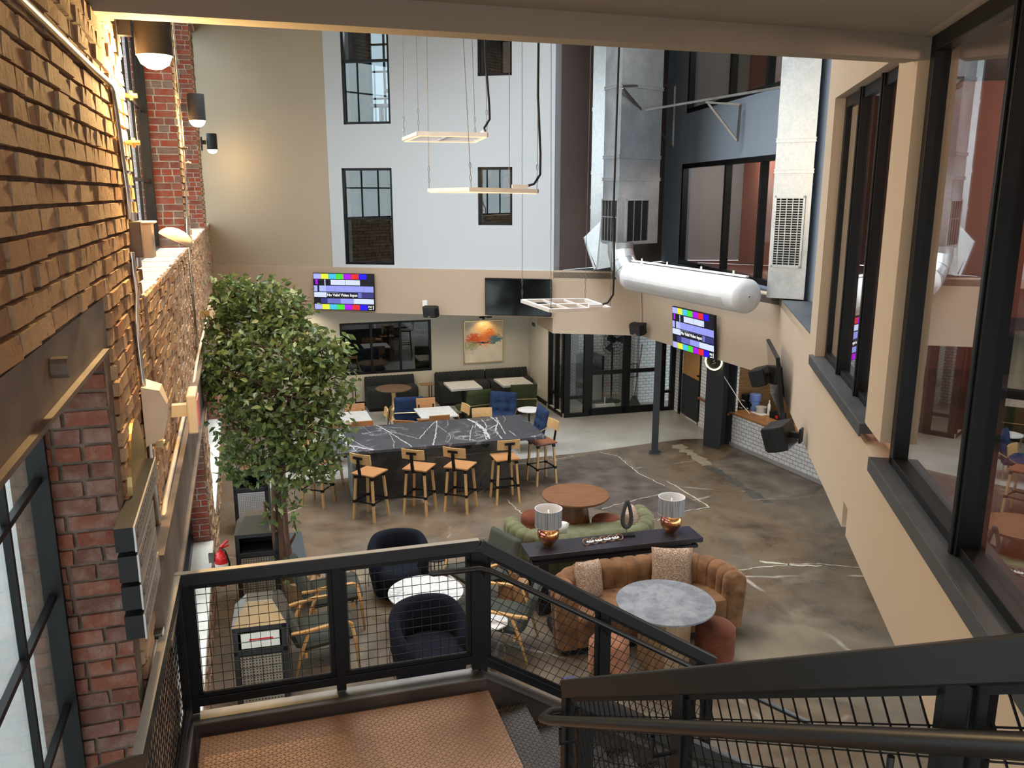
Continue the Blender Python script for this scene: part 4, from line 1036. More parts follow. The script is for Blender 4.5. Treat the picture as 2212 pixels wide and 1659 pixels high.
def leaf(p, sz, rn):
    d = Vector((rl.gauss(0,1), rl.gauss(0,1)-.3, rl.gauss(-.55,.6))).normalized()
    sd_ = d.orthogonal().normalized(); sd_.rotate(Matrix.Rotation(rl.uniform(0,2*PI), 3, d)); nn = d.cross(sd_)
    w = sz*.27; lf.rnd = rn
    vs = [p, p+d*sz*.35+sd_*w+nn*w*.25, p+d*sz*.35-sd_*w+nn*w*.25, p+d*sz*.72+sd_*w*.6+nn*w*.05, p+d*sz*.72-sd_*w*.6+nn*w*.05, p+d*sz-nn*w*.4, p+d*sz*.35, p+d*sz*.72-nn*w*.15]
    lf.add(vs, [(0,1,6),(0,6,2),(1,3,7,6),(6,7,4,2),(3,5,7),(7,5,4)])
for (px, py, dy, rx, ry, n_) in blobs:
    c = TP(px, py, dy); sc_ = (DT+dy)*1.02/F
    for k in range(int(n_*.72)):
        a = rl.uniform(0, 2*PI); cz_ = rl.uniform(-1, 1); rr_ = rl.uniform(.25, 1)**.45
        sxy = math.sqrt(1-cz_*cz_)
        q = Vector((math.cos(a)*sxy*rx*sc_, math.sin(a)*sxy*rx*sc_*.75, cz_*ry*sc_*1.0))*rr_*rl.choice((.95,1.05,1.2,1.32))
        p = c+q
        lr_ = (p - O).dot(U)
        if lr_ < .10: p = p + U*(.10-lr_ + .05)
        rn = min(1, max(0, rl.gauss(.42, .22))) if rl.random() > .05 else .97
        leaf(p, rl.uniform(.076,.122), rn)
    for k in range(max(2, n_//28)):
        a = rl.uniform(0, 2*PI); e = c+Vector((math.cos(a)*rx*sc_, math.sin(a)*rx*sc_*.6, rl.uniform(-1,1)*ry*sc_))
        lr_ = (e - O).dot(U)
        if lr_ < .1: e = e+U*(.15-lr_)
        if n_ > 60: stm.tube([c, (c+e)/2+Vector((0,0,.04)), e], [.008,.006,.003], 5)
lf.build('foliage', M['leaf'], tree); stm.build('twigs', M['barkm'], tree)
r = thing('tree_planter', 'brown round planter holding the ficus trunk behind the lounge chairs', 'planter', (tb.x, tb.y, 0))
m_ = LM(r); m_.lathe([(0,0),(.20,0),(.25,.30),(.25,.32),(.22,.32),(.21,.27),(0,.27)], 28); m_.build('pot', M['tablebox'], r, smooth=True, auto=40)
# ------------------------------------------------------------------ island and stools
IR = R(16.3)
i0 = P(722, 980, 1.0); i1 = P(1180, 942, 1.0); i2 = P(1103, 895, 1.0); i3 = P(700, 927, 1.0)
r = thing('island_table', 'long communal island with black white-veined stone top on dark rough block', 'table', (i0.x, i0.y, 0), IR)
TI = r.matrix_basis.copy(); LI = (i1-i0).length
m_ = MB(TI); m_.box(-.10, LI, 0, 1.50, .95, 1.0); m_.build('stone_top', M['soap'], r, bevel=.006)
def vein(mb, pix, w):
    q = [TI.inverted() @ P(px, py, 1.0) for px, py in pix]; rv = random.Random(len(pix)*7+int(pix[0][0])); pts_ = []
    for i in range(len(q)-1):
        n_ = max(2, int((q[i+1]-q[i]).length/.04))
        for k in range(n_): pts_.append(q[i].lerp(q[i+1], k/n_) + Vector((rv.gauss(0,.006), rv.gauss(0,.006), 0)))
    pts_.append(q[-1]); vs = []
    for i, p in enumerate(pts_):
        d = (pts_[min(i+1,len(pts_)-1)]-pts_[max(i-1,0)]).normalized(); s_ = Vector((-d.y, d.x, 0))*w*.38*rv.uniform(.35,1.25)*(1 if 0 < i < len(pts_)-1 else .3)
        for e in (1,-1):
            v_ = p+s_*e; vs.append((min(max(v_.x,-.095),LI-.005), min(max(v_.y,.005),1.495), 1.0008+random.random()*.0004))
    mb.add(vs, [(2*i,2*i+1,2*i+3,2*i+2) for i in range(len(pts_)-1)])
m_ = MB(TI)
for pix, w in (([(812,918),(835,930),(895,968)],.035),([(835,930),(905,948),(930,920),(944,908)],.022),([(944,908),(942,935),(935,964)],.03),([(945,920),(975,940),(968,955)],.012),
    ([(728,928),(745,950),(752,962),(808,972)],.09),([(735,928),(752,955),(770,975)],.03),([(757,948),(780,962),(806,972)],.02),([(1010,905),(1030,915),(1048,930),(1058,948)],.09),([(1040,905),(1052,920),(1046,935),(1052,950)],.03),
    ([(1022,918),(1016,935),(1014,952)],.022),([(1048,930),(1078,915),(1072,902),(1050,908)],.03),([(1072,902),(1085,925),(1092,938)],.025),([(1060,900),(1075,912),(1070,930),(1085,948)],.035),
    ([(1085,897),(1092,905),(1088,912)],.01),([(840,935),(852,955),(850,968)],.014),([(782,920),(800,935),(808,940)],.008),([(1100,930),(1115,942)],.02),([(966,905),(968,918),(960,925)],.008),([(1045,925),(1025,925),(1030,910),(1060,908)],.02)): vein(m_, pix, w)
m_.build('stone_vein', flat('pale_stone_vein', (.36,.36,.37), .35, var=.3, scale=20), r)['label'] = 'pale veins in the stone'
m_ = MB(TI); m_.box(.36, LI-.52, .42, 1.12, 0, .90)
m_.build('block_base', M['block'], r, bevel=.015)
m_ = MB(TI); m_.box(.30, .36, .34, 1.2, 0, .90); m_.build('end_slab', m_marble('green_grey_stone', (.10,.13,.13), (.4,.45,.45), 1.2, .05, .4), r)
m_ = MB(TI); m_.box(.2, LI-.3, .2, 1.3, .90, .95)
for x in (.6, LI-.7): m_.box(x, x+.08, .05, 1.45, .88, .95)
m_.build('sub_frame', M['plastic'], r)
m_ = MB(TI)
for x in (LI-1.25, LI-.95): m_.cyl((x,.385,.82),(x,.42,.82),.055,n=20)
m_.build('port', M['plastic'], r)
m_ = MB(TI); m_.box(1.55,1.68,.40,.425,.60,.70); m_.build('outlet', M['steel'], r)
m_ = MB(TI); m_.tube([(1.66,.41,.66),(2.3,.405,.67),(LI-.6,.405,.69)], .007, 6); m_.build('outlet_cord', M['conduit'], r)
def make_stool(label, seat='seatwood'):
    r = thing('bar_stool', label, 'stool', (0,0,0), 0, 'wooden bar stools round the island')
    for sx in (-1, 1):
        for sy in (-1, 1):
            lg = LM(r); lg.bar((sx*.195,sy*.195,0),(sx*.15,sy*.15,.735),.034,.034); o = lg.build('leg', M['oak'], r)
            c = LM(r); k = .30/.735; x = .195-(.045*k); c.cbox(sx*x, sy*x, .30, .044,.044,.045); c.build('ferrule', M['black'], o); c = LM(r); x=.153; c.cbox(sx*x,sy*x,.70,.046,.046,.05); c.build('ferrule', M['black'], o)
    m_ = LM(r); x = .177
    for a, b in (((-x,-x),(x,-x)),((x,-x),(x,x)),((x,x),(-x,x)),((-x,x),(-x,-x))): m_.bar((*a,.30),(*b,.30),.016,.020)
    m_.build('footrest', M['black'], r)
    m_ = LM(r)
    for a, b in (((-.15,-.15),(.15,-.15)),((.15,-.15),(.15,.15)),((.15,.15),(-.15,.15)),((-.15,.15),(-.15,-.15))): m_.bar((*a,.725),(*b,.725),.02,.024)
    m_.build('seat_frame', M['black'], r)
    m_ = LM(r); m_.grid(lambda u, v: (-.205+.41*u, -.20+.41*v, .762-.012*math.sin(PI*u)*math.sin(PI*v)), 9, 9)
    m_.box(-.205,.205,-.20,.21,.738,.7615); m_.build('seat', M[seat], r, bevel=.006)
    m_ = LM(r)
    m_.bar((0,-.16,.72),(0,-.245,.73),.055,.012); m_.bar((0,-.245,.725),(0,-.268,.86),.055,.012,(0,1,0)); m_.bar((0,-.268,.85),(0,-.298,1.075),.05,.012,(0,1,0)); m_.bar((-.085,-.294,1.055),(.085,-.294,1.055),.012,.04)
    m_.build('back_bracket', M['black'], r)
    m_ = LM(r)
    def bk(u, v):
        x = -.19+.38*u; return (x, -.245+.010-.03*(1-(2*u-1)**2)-.022*v+.012, .945+.165*v)
    m_.grid(bk, 9, 3); m_.grid(lambda u, v: (bk(u,v)[0], bk(u,v)[1]+.02, bk(u,v)[2]), 9, 3)
    n0 = 27
    rim = [i*3 for i in range(9)] + [24+1, 24+2] + [i*3+2 for i in range(7,-1,-1)] + [1]
    fs = [(rim[i], rim[(i+1)%len(rim)], rim[(i+1)%len(rim)]+n0, rim[i]+n0) for i in range(len(rim))]
    m_.f += [list(f) for f in fs]; m_.mi += [0]*len(fs); m_.rn += [.5]*len(fs)
    m_.build('backrest', M['oak'], r, fix=True)
    return r
stA = make_stool('bar stool with T-bracket back, nearest the tree in the front row of the island')
stA.matrix_basis = Matrix.Translation((-2.23, 12.56, 0)) @ Matrix.Rotation(R(-26), 4, 'Z')
for x, y, a, lb in ((-1.48,12.81,-17.5,'second bar stool from the tree in the front row, beside the wall outlet'),
                    (-.83,12.90,-20,'third bar stool from the tree in the front row, in the middle'),
                    (-.12,13.33,17,'bar stool in front row nearest the round wooden table, turned in to the island'),
                    (-3.19,13.14,-106,'bar stool at the left end of the island, its top hidden by ficus leaves'),
                    (-3.22,14.0,-100,'bar stool at the far left corner of the island behind the leaves'),
                    (-.50,14.95,195,'bar stool on far side of the island, backrest facing us near the blue chair')):
    dup(stA, (x, y, 0), R(a), lb)
dk = make_stool('bar stool with dark walnut seat alone at right end of the island', 'seatdark')
dk.matrix_basis = Matrix.Translation((.525, 14.24, 0)) @ Matrix.Rotation(R(116), 4, 'Z')
for x, y, a, lb in ((-2.56,15.05,104,'bar stool behind the island turned sideways, in front of the brass pedestal table'),
                    (-1.08,15.34,116,'bar stool behind the island turned sideways, in front of green chair')):
    dup(stA, (x-.0, y, 0), R(a), lb)
def make_chair(label):
    r = thing('dining_chair', label, 'chair', (0,0,0), 0, 'wooden chairs at the marble tables')
    for sx in (-1, 1):
        for sy in (-1, 1):
            m_ = LM(r); m_.bar((sx*.20,sy*.19,0),(sx*.17,sy*.17,.44),.03,.03); m_.build('leg', M['oak'], r)
    m_ = LM(r); m_.box(-.21,.21,-.20,.21,.44,.462); m_.build('seat', M['seatwood'], r, bevel=.008)
    m_ = LM(r); m_.bar((-.15,-.18,.44),(-.15,-.24,.74),.03,.012,(0,1,0)); m_.bar((.15,-.18,.44),(.15,-.24,.74),.03,.012,(0,1,0)); m_.build('back_upright', M['black'], r)
    m_ = LM(r); m_.add([(-.2,-.215,.64),(.2,-.215,.64),(.2,-.265,.87),(-.2,-.265,.87),(-.2,-.235,.635),(.2,-.235,.635),(.2,-.285,.865),(-.2,-.285,.865)],[(0,1,2,3),(7,6,5,4),(0,4,5,1),(1,5,6,2),(2,6,7,3),(3,7,4,0)])
    m_.build('backrest', M['seatwood'], r, bevel=.006, fix=True); return r
ch = make_chair('wooden chair behind the middle marble table, beside the blue chair')
ch.matrix_basis = Matrix.Translation((-1.72,16.72,0)) @ Matrix.Rotation(R(196), 4, 'Z')
for x, y, a, lb in ((-1.98,15.46,-10,'wooden chair behind the island, wide tilted backrest just above the stone edge'),(-1.46,15.84,16,'wooden chair on near side of the middle marble table'),(-2.20,16.14,-78,'wooden chair seen edge-on at left end of the middle marble table'),
                    (-3.10,16.22,196,'wooden chair behind the marble table beside the tree crown'),(-2.86,15.42,16,'wooden chair on near side of the marble table beside the tree, right one'),
                    (-3.25,15.20,10,'wooden chair on near side of the tree-side marble table, partly in leaves')):
    dup(ch, (x, y, 0), R(a), lb)
# rectangular marble tables
def rtable(cx, cy, w, d, h, label, top='whitetop', th=.03):
    r = thing('bistro_table', label, 'table', (cx, cy, 0), UA, 'rectangular pale marble tables')
    m_ = LM(r); m_.box(-w/2,w/2,-d/2,d/2,h-th,h); m_.build('table_top', M[top], r, bevel=.004)
    m_ = LM(r); m_.cyl((0,0,.02),(0,0,h-th),.035); m_.box(-.2,.2,-.2,.2,h-th-.015,h-th); m_.build('pedestal', M['plastic'], r)
    m_ = LM(r); m_.box(-.25,.25,-.25,.25,0,.02); m_.build('base_plate', M['plastic'], r, bevel=.005); return r
rtable(-1.52,16.28,.74,.80,.75,'middle white marble table behind the stone island')
rtable(-3.10,15.92,.62,.80,.75,'white marble table partly hidden by the tree crown')
rtable(-1.12,18.72,.72,.78,.75,'thick pale marble table before the left bay of the long banquette',th=.05)
rtable(.03,19.1,.72,.78,.75,'thick pale marble table lit warm below the painting',th=.05)
# booths
def booth(cx, cy, w, label, open_left=False):
    r = thing('banquette', label, 'bench', (cx, cy, 0), UA, 'charcoal channel-tufted banquettes')
    def chn(u, w_, pitch=.085): return abs(math.sin(PI*(u*w_)/pitch))**.5*.018
    m_ = LM(r); n = int(w/.085*6)
    prof = [(.0,.08,0),(.0,.30,0),(.0,.44,0),(.012,.49,.3),(.05,.52,.6),(.20,.53,1),(.42,.52,1),(.50,.50,1)]
    def seat(u, v):
        k = v*(len(prof)-1); i = min(int(k), len(prof)-2); f = k-i; a, b = prof[i], prof[i+1]
        y = a[0]+(b[0]-a[0])*f; z = a[1]+(b[1]-a[1])*f; up_ = a[2]+(b[2]-a[2])*f; c = chn(u, w)
        return (-w/2+w*u, -.30+y-c*(1-up_), z+c*up_)
    m_.grid(seat, n, 12); m_.box(-w/2,w/2,-.28,.24,.06,.50); m_.build('seat', M['boothf'], r, smooth=True, auto=60)
    m_ = LM(r); bp = [(.18,.50,0),(.19,.60,0),(.215,.68,0),(.235,.715,.5),(.27,.725,1),(.30,.70,1)]
    def back(u, v):
        k = v*(len(bp)-1); i = min(int(k), len(bp)-2); f = k-i; a, b = bp[i], bp[i+1]; c = chn(u, w)
        up_ = a[2]+(b[2]-a[2])*f
        return (-w/2+w*u, a[0]+(b[0]-a[0])*f-c*(1-up_), a[1]+(b[1]-a[1])*f+c*up_)
    m_.grid(back, n, 10); m_.box(-w/2,w/2,.21,.33,.05,.69); m_.build('backrest', M['boothf'], r, smooth=True, auto=60)
    m_ = LM(r); m_.box(-w/2+.02,w/2-.02,-.27,.30,0,.07); m_.build('plinth', M['plastic'], r); return r
bd = lambda s_, d_: (G0[0]+math.cos(UA)*s_+math.sin(UA)*d_, G0[1]+math.sin(UA)*s_-math.cos(UA)*d_)
gan = math.atan2(G1[1]-G0[1], G1[0]-G0[0])
def bpos(px0, px1):
    a = W(G0, G1, px0, 850); b = W(G0, G1, px1, 850); c = (a+b)/2; c += Vector((math.sin(gan), -math.cos(gan), 0))*.36
    return c.x, c.y, (b-a).length
for (p0, p1, lb) in ((787,893,'short charcoal channel-tufted bench below the dark interior window'),(938,1043,'left bay of the long charcoal banquette below the painting'),(1045,1134,'right bay of the long charcoal banquette in the corner by cream wall')):
    x, y, w = bpos(p0, p1); o = booth(x, y, w-.01, lb); o.matrix_basis = Matrix.Translation((x,y,0)) @ Matrix.Rotation(gan,4,'Z')
# round brass pedestal table
c = P(850, 838, .74)
r = thing('pedestal_table', 'round dark bronze table on bulbous brass pedestal before the short bench', 'table', (c.x, c.y, 0))
m_ = LM(r); m_.lathe([(0,.70),(.38,.715),(.40,.73),(.40,.74),(0,.742)], 40); m_.build('table_top', woodmat('bronze_top', (.10,.06,.035), (.2,.13,.08), .35, (3,3,3)), r, smooth=True, auto=30)
m_ = LM(r); m_.lathe([(0,0),(.16,0),(.16,.02),(.12,.06),(.115,.16),(.12,.24),(.10,.30),(.07,.33),(.055,.36),(.05,.5),(.06,.70),(0,.70)], 28); m_.build('pedestal', M['brass'], r, smooth=True, auto=50)
# slim side tables
for px, py, lb in ((922,829,'slim black side table standing between bench and banquette'),(757,841,'slim black side table beside the bench and tree leaves')):
    c = P(px, py, .62)
    r = thing('side_table', lb, 'table', (c.x, c.y, 0), UA, 'slim black side tables by the benches')
    m_ = LM(r); m_.box(-.16,.16,-.13,.13,.605,.62); m_.build('table_top', M['tablebox'], r)
    m_ = LM(r); m_.box(.04,.06,-.02,.0,0,.61); m_.box(.10,.12,-.02,0,0,.61); m_.build('leg', M['plastic'], r); m_ = LM(r); m_.box(-.12,.15,-.12,.12,0,.012); m_.build('base_plate', M['plastic'], r)
c = P(1143, 884, .5)
r = thing('round_side_table', 'small round white side table between blue chair and cream wall', 'table', (c.x, c.y, 0))
m_ = LM(r); m_.lathe([(0,.475),(.24,.475),(.25,.485),(.25,.5),(0,.502)], 36); m_.build('table_top', M['whitep'], r, smooth=True, auto=30)
m_ = LM(r); m_.cyl((0,0,.01),(0,0,.475),.02); m_.lathe([(0,0),(.14,0),(.14,.012),(0,.014)], 24); m_.build('pedestal', M['plastic'], r)
# velvet slipper chairs with brass band
def slipper(label, fab, x, y, a, tuft=False):
    r = thing('slipper_chair', label, 'chair', (x, y, 0), a)
    m_ = LM(r)
    def pad(w, cx, z0, z1, yb, yt, th, n=11, m=11, tf=tuft):
        def f(u, v, side):
            x_ = -w/2+w*u; z = z0+(z1-z0)*v; yy = yb+(yt-yb)*v; e = min(1, 6*min(u,1-u), 6*min(v,1-v)); e = math.sqrt(max(0, 1-(1-e)**2))
            t = th/2*e
            if tf and side > 0:
                for a_ in (.33,.67):
                    for b_ in (.3,.6): t -= .030*math.exp(-((u-a_)**2+(v-b_)**2)*160)
                t -= .012*(math.exp(-((u-.33)**2)*900)+math.exp(-((u-.67)**2)*900)+math.exp(-((v-.3)**2)*900)+math.exp(-((v-.6)**2)*900))
            return x_, yy, z, t
        return f
    fb = pad(.60, 0, .30, .86, -.22, -.34, .12)
    m_.grid(lambda u, v: (lambda q: (q[0], q[1]+q[3], q[2]))(fb(u,v,1)), 25, 25)
    m_.grid(lambda u, v: (lambda q: (q[0], q[1]-q[3], q[2]))(fb(1-u,v,-1)), 15, 15)
    m_.build('backrest', M[fab], r, smooth=True)
    m_ = LM(r); fs_ = pad(.60, 0, -.28, .32, .36, .38, .15)
    m_.grid(lambda u, v: (lambda q: (q[0], q[2], q[1]+q[3]))(fs_(1-u,v,1)), 25, 25); m_.grid(lambda u, v: (lambda q: (q[0], q[2], q[1]-q[3]))(fs_(u,v,-1)), 15, 15)
    m_.build('seat', M[fab], r, smooth=True)
    m_ = LM(r); m_.tube([(-.31,.10,.30),(-.31,-.28,.50),(-.30,-.345,.52),(.30,-.345,.52),(.31,-.28,.50),(.31,.10,.30)], .010, 8); m_.build('brass_band', M['brass'], r)
    for sx, sy in ((-1,1),(1,1),(-1,-1),(1,-1)): m_ = LM(r); m_.cyl((sx*.24,sy*.22,0),(sx*.25,sy*.24,.32),.012,n=8); m_.build('leg', M['brass'], r)
    return r
slipper('green velvet chair facing the left bay of the banquette, seat in view', 'green', -.86, 18.02, R(28))
slipper('green velvet chair with brass band seen from behind, before right bay of the banquette', 'green', .22, 18.62, R(8))
slipper('blue velvet chair with brass band seen from behind, beside the middle marble table', 'blue', -2.22, 17.42, R(10))
slipper('tufted blue velvet chair facing the island, beside the green chairs', 'blue', -.28, 17.25, R(163), True)
slipper('blue velvet chair seen from the side at the far right corner of the island', 'blue', .30, 16.15, R(105), True)
# ------------------------------------------------------------------ wall art, displays and speakers
Tgp = Tg
def gp(px, py): return sg_(px, py)
x0, zt_ = gp(1001, 694); x1, zb_ = gp(1086, 780); 
r = thing('painting', 'abstract orange and teal painting in thin gold frame on cream wall', 'painting', Tg @ Vector((x0, 0, zb_)))
m_ = MB(Tg); m_.box(x0,x0+.02,-.045,0,zb_,zt_); m_.box(x1-.02,x1,-.045,0,zb_,zt_); m_.box(x0,x1,-.045,0,zb_,zb_+.02); m_.box(x0,x1,-.045,0,zt_-.02,zt_); m_.build('frame', M['brass'], r)
def m_paint():
    n = N('abstract_canvas'); sp = n.n('ShaderNodeSeparateXYZ'); n.l(n.uv(), sp.inputs[0])
    u = n.math('DIVIDE', n.math('SUBTRACT', sp.outputs[0], x0), x1-x0); v = n.math('DIVIDE', n.math('SUBTRACT', sp.outputs[1], zb_), zt_-zb_)
    def blob(cx, cy, rx, ry, sc, lo=.35, hi=.6):
        a = n.math('MULTIPLY', n.math('SUBTRACT', u, cx), 1/rx); b = n.math('MULTIPLY', n.math('SUBTRACT', v, cy), 1/ry)
        d = n.math('ADD', n.math('MULTIPLY', a, a), n.math('MULTIPLY', b, b))
        f = n.noise(n.map(n.uv(), (1,2.2,1)), sc, 6, .7, 1.5)
        return n.ramp(n.math('SUBTRACT', f, n.math('MULTIPLY', d, .22)), [(lo,(0,0,0)),(hi,(1,1,1))])
    c = n.ramp(n.noise(n.uv(), 3, 4), [(.3,(.66,.58,.46)),(.7,(.80,.73,.60))])
    c = n.mix(blob(.62,.72,.45,.35,3,.25,.5), c, (.85,.50,.18)); c = n.mix(blob(.28,.55,.30,.17,6,.30,.42), c, (.70,.12,.03))
    c = n.mix(blob(.62,.60,.25,.2,7,.32,.42), c, (.80,.20,.06)); c = n.mix(blob(.80,.56,.22,.12,6,.30,.42), c, (.08,.20,.24))
    c = n.mix(blob(.42,.48,.4,.035,9,.40,.46), c, (.06,.05,.05)); c = n.mix(blob(.15,.42,.30,.14,5,.36,.5), c, (.35,.38,.18))
    c = n.mix(blob(.22,.22,.12,.14,8,.5,.6), c, (.30,.45,.40)); n.set(c, .7); return n.m
m_ = MB(Tg); m_.box(x0+.02,x1-.02,-.035,-.01,zb_+.02,zt_-.02); m_.build('canvas', m_paint(), r)
xm = (x0+x1)/2
r = thing('picture_light', 'small black picture light above the abstract painting', 'lamp', Tg @ Vector((xm, 0, zt_+.1)))
m_ = MB(Tg); m_.box(xm-.03,xm+.03,-.03,0,zt_+.02,zt_+.14); m_.bar((xm,-.02,zt_+.10),(xm,-.22,zt_+.12),.015,.015); m_.build('arm', M['plastic'], r)
m_ = MB(Tg); m_.cyl((xm-.16,-.22,zt_+.11),(xm+.16,-.22,zt_+.11),.022); m_.build('shade', M['plastic'], r)
x0b, zb2_ = gp(655, 740); m_ = MB(Tg); 
r = thing('picture', 'small white framed picture half hidden by the tree on the cream wall', 'picture', Tg @ Vector((gp(662,720)[0],0,1.5)))
xa = gp(648,720)[0]; xb_ = gp(667,720)[0]; m_ = MB(Tg); m_.box(xa-.1,xb_,-.03,0,1.45,1.85); m_.build('frame', M['doorwood'], r); m_ = MB(Tg); m_.box(xa-.08,xb_-.02,-.035,-.03,1.47,1.83); m_.build('print', M['paper'], r)
xv, zv = gp(1136, 700)
mb = MB(To); mb.box(.25,.55,-.01,.0,1.78,1.92); 
v_ = mb.build('air_vent', M['whitep']); tag(v_, 'small white slotted air vent high on cream side wall', 'vent')
mb = MB(To)
for k in range(4): mb.box(.275+k*.068,.32+k*.068,-.014,-.009,1.80,1.90)
mb.build('slot', M['plastic'], v_)
mb = MB(To); mb.box(.70,.78,-.012,0,.30,.42); tag(mb.build('wall_outlet', M['whitep']), 'white outlet plate low on cream side wall', 'outlet')
def text(s_, size, T, mat, parent, name, align='CENTER'):
    cu = bpy.data.curves.new('t', 'FONT'); cu.body = s_; cu.size = size; cu.align_x = align; cu.align_y = 'CENTER'; cu.extrude = .001; cu.resolution_u = 3; cu.offset = size*.02
    ob = bpy.data.objects.new('t', cu); COL.objects.link(ob); dg = bpy.context.evaluated_depsgraph_get()
    me = bpy.data.meshes.new_from_object(ob.evaluated_get(dg)); bpy.data.objects.remove(ob)
    me.transform(T); me.materials.clear(); me.materials.append(mat)
    o = bpy.data.objects.new(name, me); COL.objects.link(o)
    if parent is not None:
        Mx = Matrix.Identity(4); q = parent
        while q is not None: Mx = q.matrix_basis @ Mx; q = q.parent
        me.transform(Mx.inverted()); o.parent = parent
    return o
text('EDMONT', .13, MAT.matrix_basis @ Matrix.Translation((-.22,-.85,.013)) @ Matrix.Rotation(PI/2,4,'Z'), M['lettw'], MAT, 'lettering')
def tv(label, T, W_, H_, on=True, th=.05):
    """T: frame with x right, z up, y into the wall; origin at centre of screen face"""
    r = thing('television', label, 'television', T.translation); r.matrix_basis = T.copy()
    m_ = MB(T); m_.box(-W_/2,W_/2,0,th,-H_/2,H_/2); m_.box(-W_/4,W_/4,th,th+.05,-H_/4,H_/4); m_.build('housing', M['plastic'], r, bevel=.004)
    b = .012; w, h = W_-2*b, H_-2*b
    m_ = MB(T)
    if not on:
        m_.box(-w/2,w/2,-.003,.0,-h/2,h/2); m_.build('screen', M['screen'], r); return r
    mats = list(SC.values()); ks = list(SC.keys())
    def q(u0, u1, v0, v1, c, lay=0):
        m_.m = ks.index(c); y = -.003-.0006*lay; m_.add([(-w/2+w*u0,y,h/2-h*v1),(-w/2+w*u1,y,h/2-h*v1),(-w/2+w*u1,y,h/2-h*v0),(-w/2+w*u0,y,h/2-h*v0)], [(0,1,2,3)])
    q(0,1,0,1,'blk')
    for v0, v1 in ((0,.145),(.855,1)):
        for i, c in enumerate(('lav','yel','cya','grn','mag','red','blu')): q(i*.127+.002, (i+1)*.127, v0, v1, c, 1)
    q(.03,.07,.16,.30,'mag',1); q(.29,.53,.17,.31,'pale',1); q(.535,.78,.17,.31,'pale',1); q(.185,.20,.16,.33,'pale',1)
    q(0,.06,.335,.50,'lav',1); q(.09,1,.335,.50,'l2',1)
    for i in range(5): q(.10+i*.022,.108+i*.022,.335,.50,'pale',2)
    for i in range(4): q(.36+i*.16,.363+i*.16,.335,.50,'mid',2)
    q(0,.42,.52,.66,'pale',1); q(.42,.8,.52,.66,'mid',1); q(.8,1,.52,.66,'dk',1)
    for i, c in enumerate(('blk','dk','mid','mid','l2','l2','pale','pale','pale')): q(i/9, (i+1)/9, .69, .83, c, 1)
    q(.21,.74,.525,.665,'blk',2)
    m_.build('screen', mats, r)
    RX = T @ Matrix.Translation((-w/2+w*.475,-.006,h/2-h*.595)) @ Matrix.Rotation(PI/2,4,'X')
    text('No Valid Video Input', h*.105, RX, M['textw'], r, 'screen_text')
    RX = T @ Matrix.Translation((-w/2+w*.935,-.006,h/2-h*.91)) @ Matrix.Rotation(PI/2,4,'X')
    text('PVI', h*.075, RX, M['textw'], r, 'screen_logo')
    m_ = MB(T)
    x_ = -w/2+w*.982; m_.box(x_, x_+w*.012, -.0062, -.0055, -h/2+h*.02, -h/2+h*.135); m_.box(-w/2+w*.915, -w/2+w*.965, -.0062, -.0055, -h/2+h*.02, -h/2+h*.038); m_.build('screen_mark', M['textw'], r)
    return r
def onwall(T, x, z, y): return T @ Matrix.Translation((x, y, z))
def wallpair(a, b, p0, p1):
    T, L = frame(a, b); A = W(a, b, *p0); B = W(a, b, *p1)
    xa = (Vector((A.x,A.y))-Vector(a)).dot((Vector(b)-Vector(a)).normalized()); xb = (Vector((B.x,B.y))-Vector(a)).dot((Vector(b)-Vector(a)).normalized())
    return T, xa, A.z, xb, B.z
T, xa, za, xb, zb = wallpair(K0, K1, (679,588), (814,671)); kk = (xa+xb)/2
tv('television on left fascia showing colour bars and a no input message', onwall(T, kk, (za+zb)/2, -.10), (xb-xa)*.99, (za-zb)*.99)
T, xa, za, xb, zb = wallpair(K0, K1, (1049,599), (1193,683))
tv('large switched off black television at right end of the back fascia', onwall(T, (xa+xb)/2, (za+zb)/2, -.10), (xb-xa)*.99, (za-zb)*.99, False)
T, xa, za, xb, zb = wallpair(K2, K3, (1463,690), (1556,735))
T3f, L3 = frame(K2, K3); A = W(K2, K3, 1463, 700); B = W(K2, K3, 1556, 725)
ctr = (W(K2,K3,1463,657)+W(K2,K3,1466,751)+W(K2,K3,1555,682)+W(K2,K3,1558,778))/4
wd = (Vector((A.x,A.y))-Vector((B.x,B.y))).length
tvr = tv('television on right fascia below the white fabric duct showing colour bars', Matrix.Translation(ctr) @ Matrix.Rotation(math.atan2(K3[1]-K2[1],K3[0]-K2[0]),4,'Z') @ Matrix.Translation((0,-.12,0)) @ Matrix.Rotation(R(4),4,'X'), wd*.98, .76)
ctr = (W(K3,n1,1676,712)+W(K3,n1,1712,925))/2
q_ = f4(11.3); a4 = math.atan2(-d4.y, -d4.x)
T4w = Matrix.Translation((q_[0], q_[1], 2.62)) @ Matrix.Rotation(math.atan2(d4.y, d4.x),4,'Z')
tv('switched off television seen almost edge-on on the side balcony wall between two speakers', T4w @ Matrix.Translation((.15,-.17,-.05)) @ Matrix.Rotation(R(8),4,'X'), 1.45, .80, False)
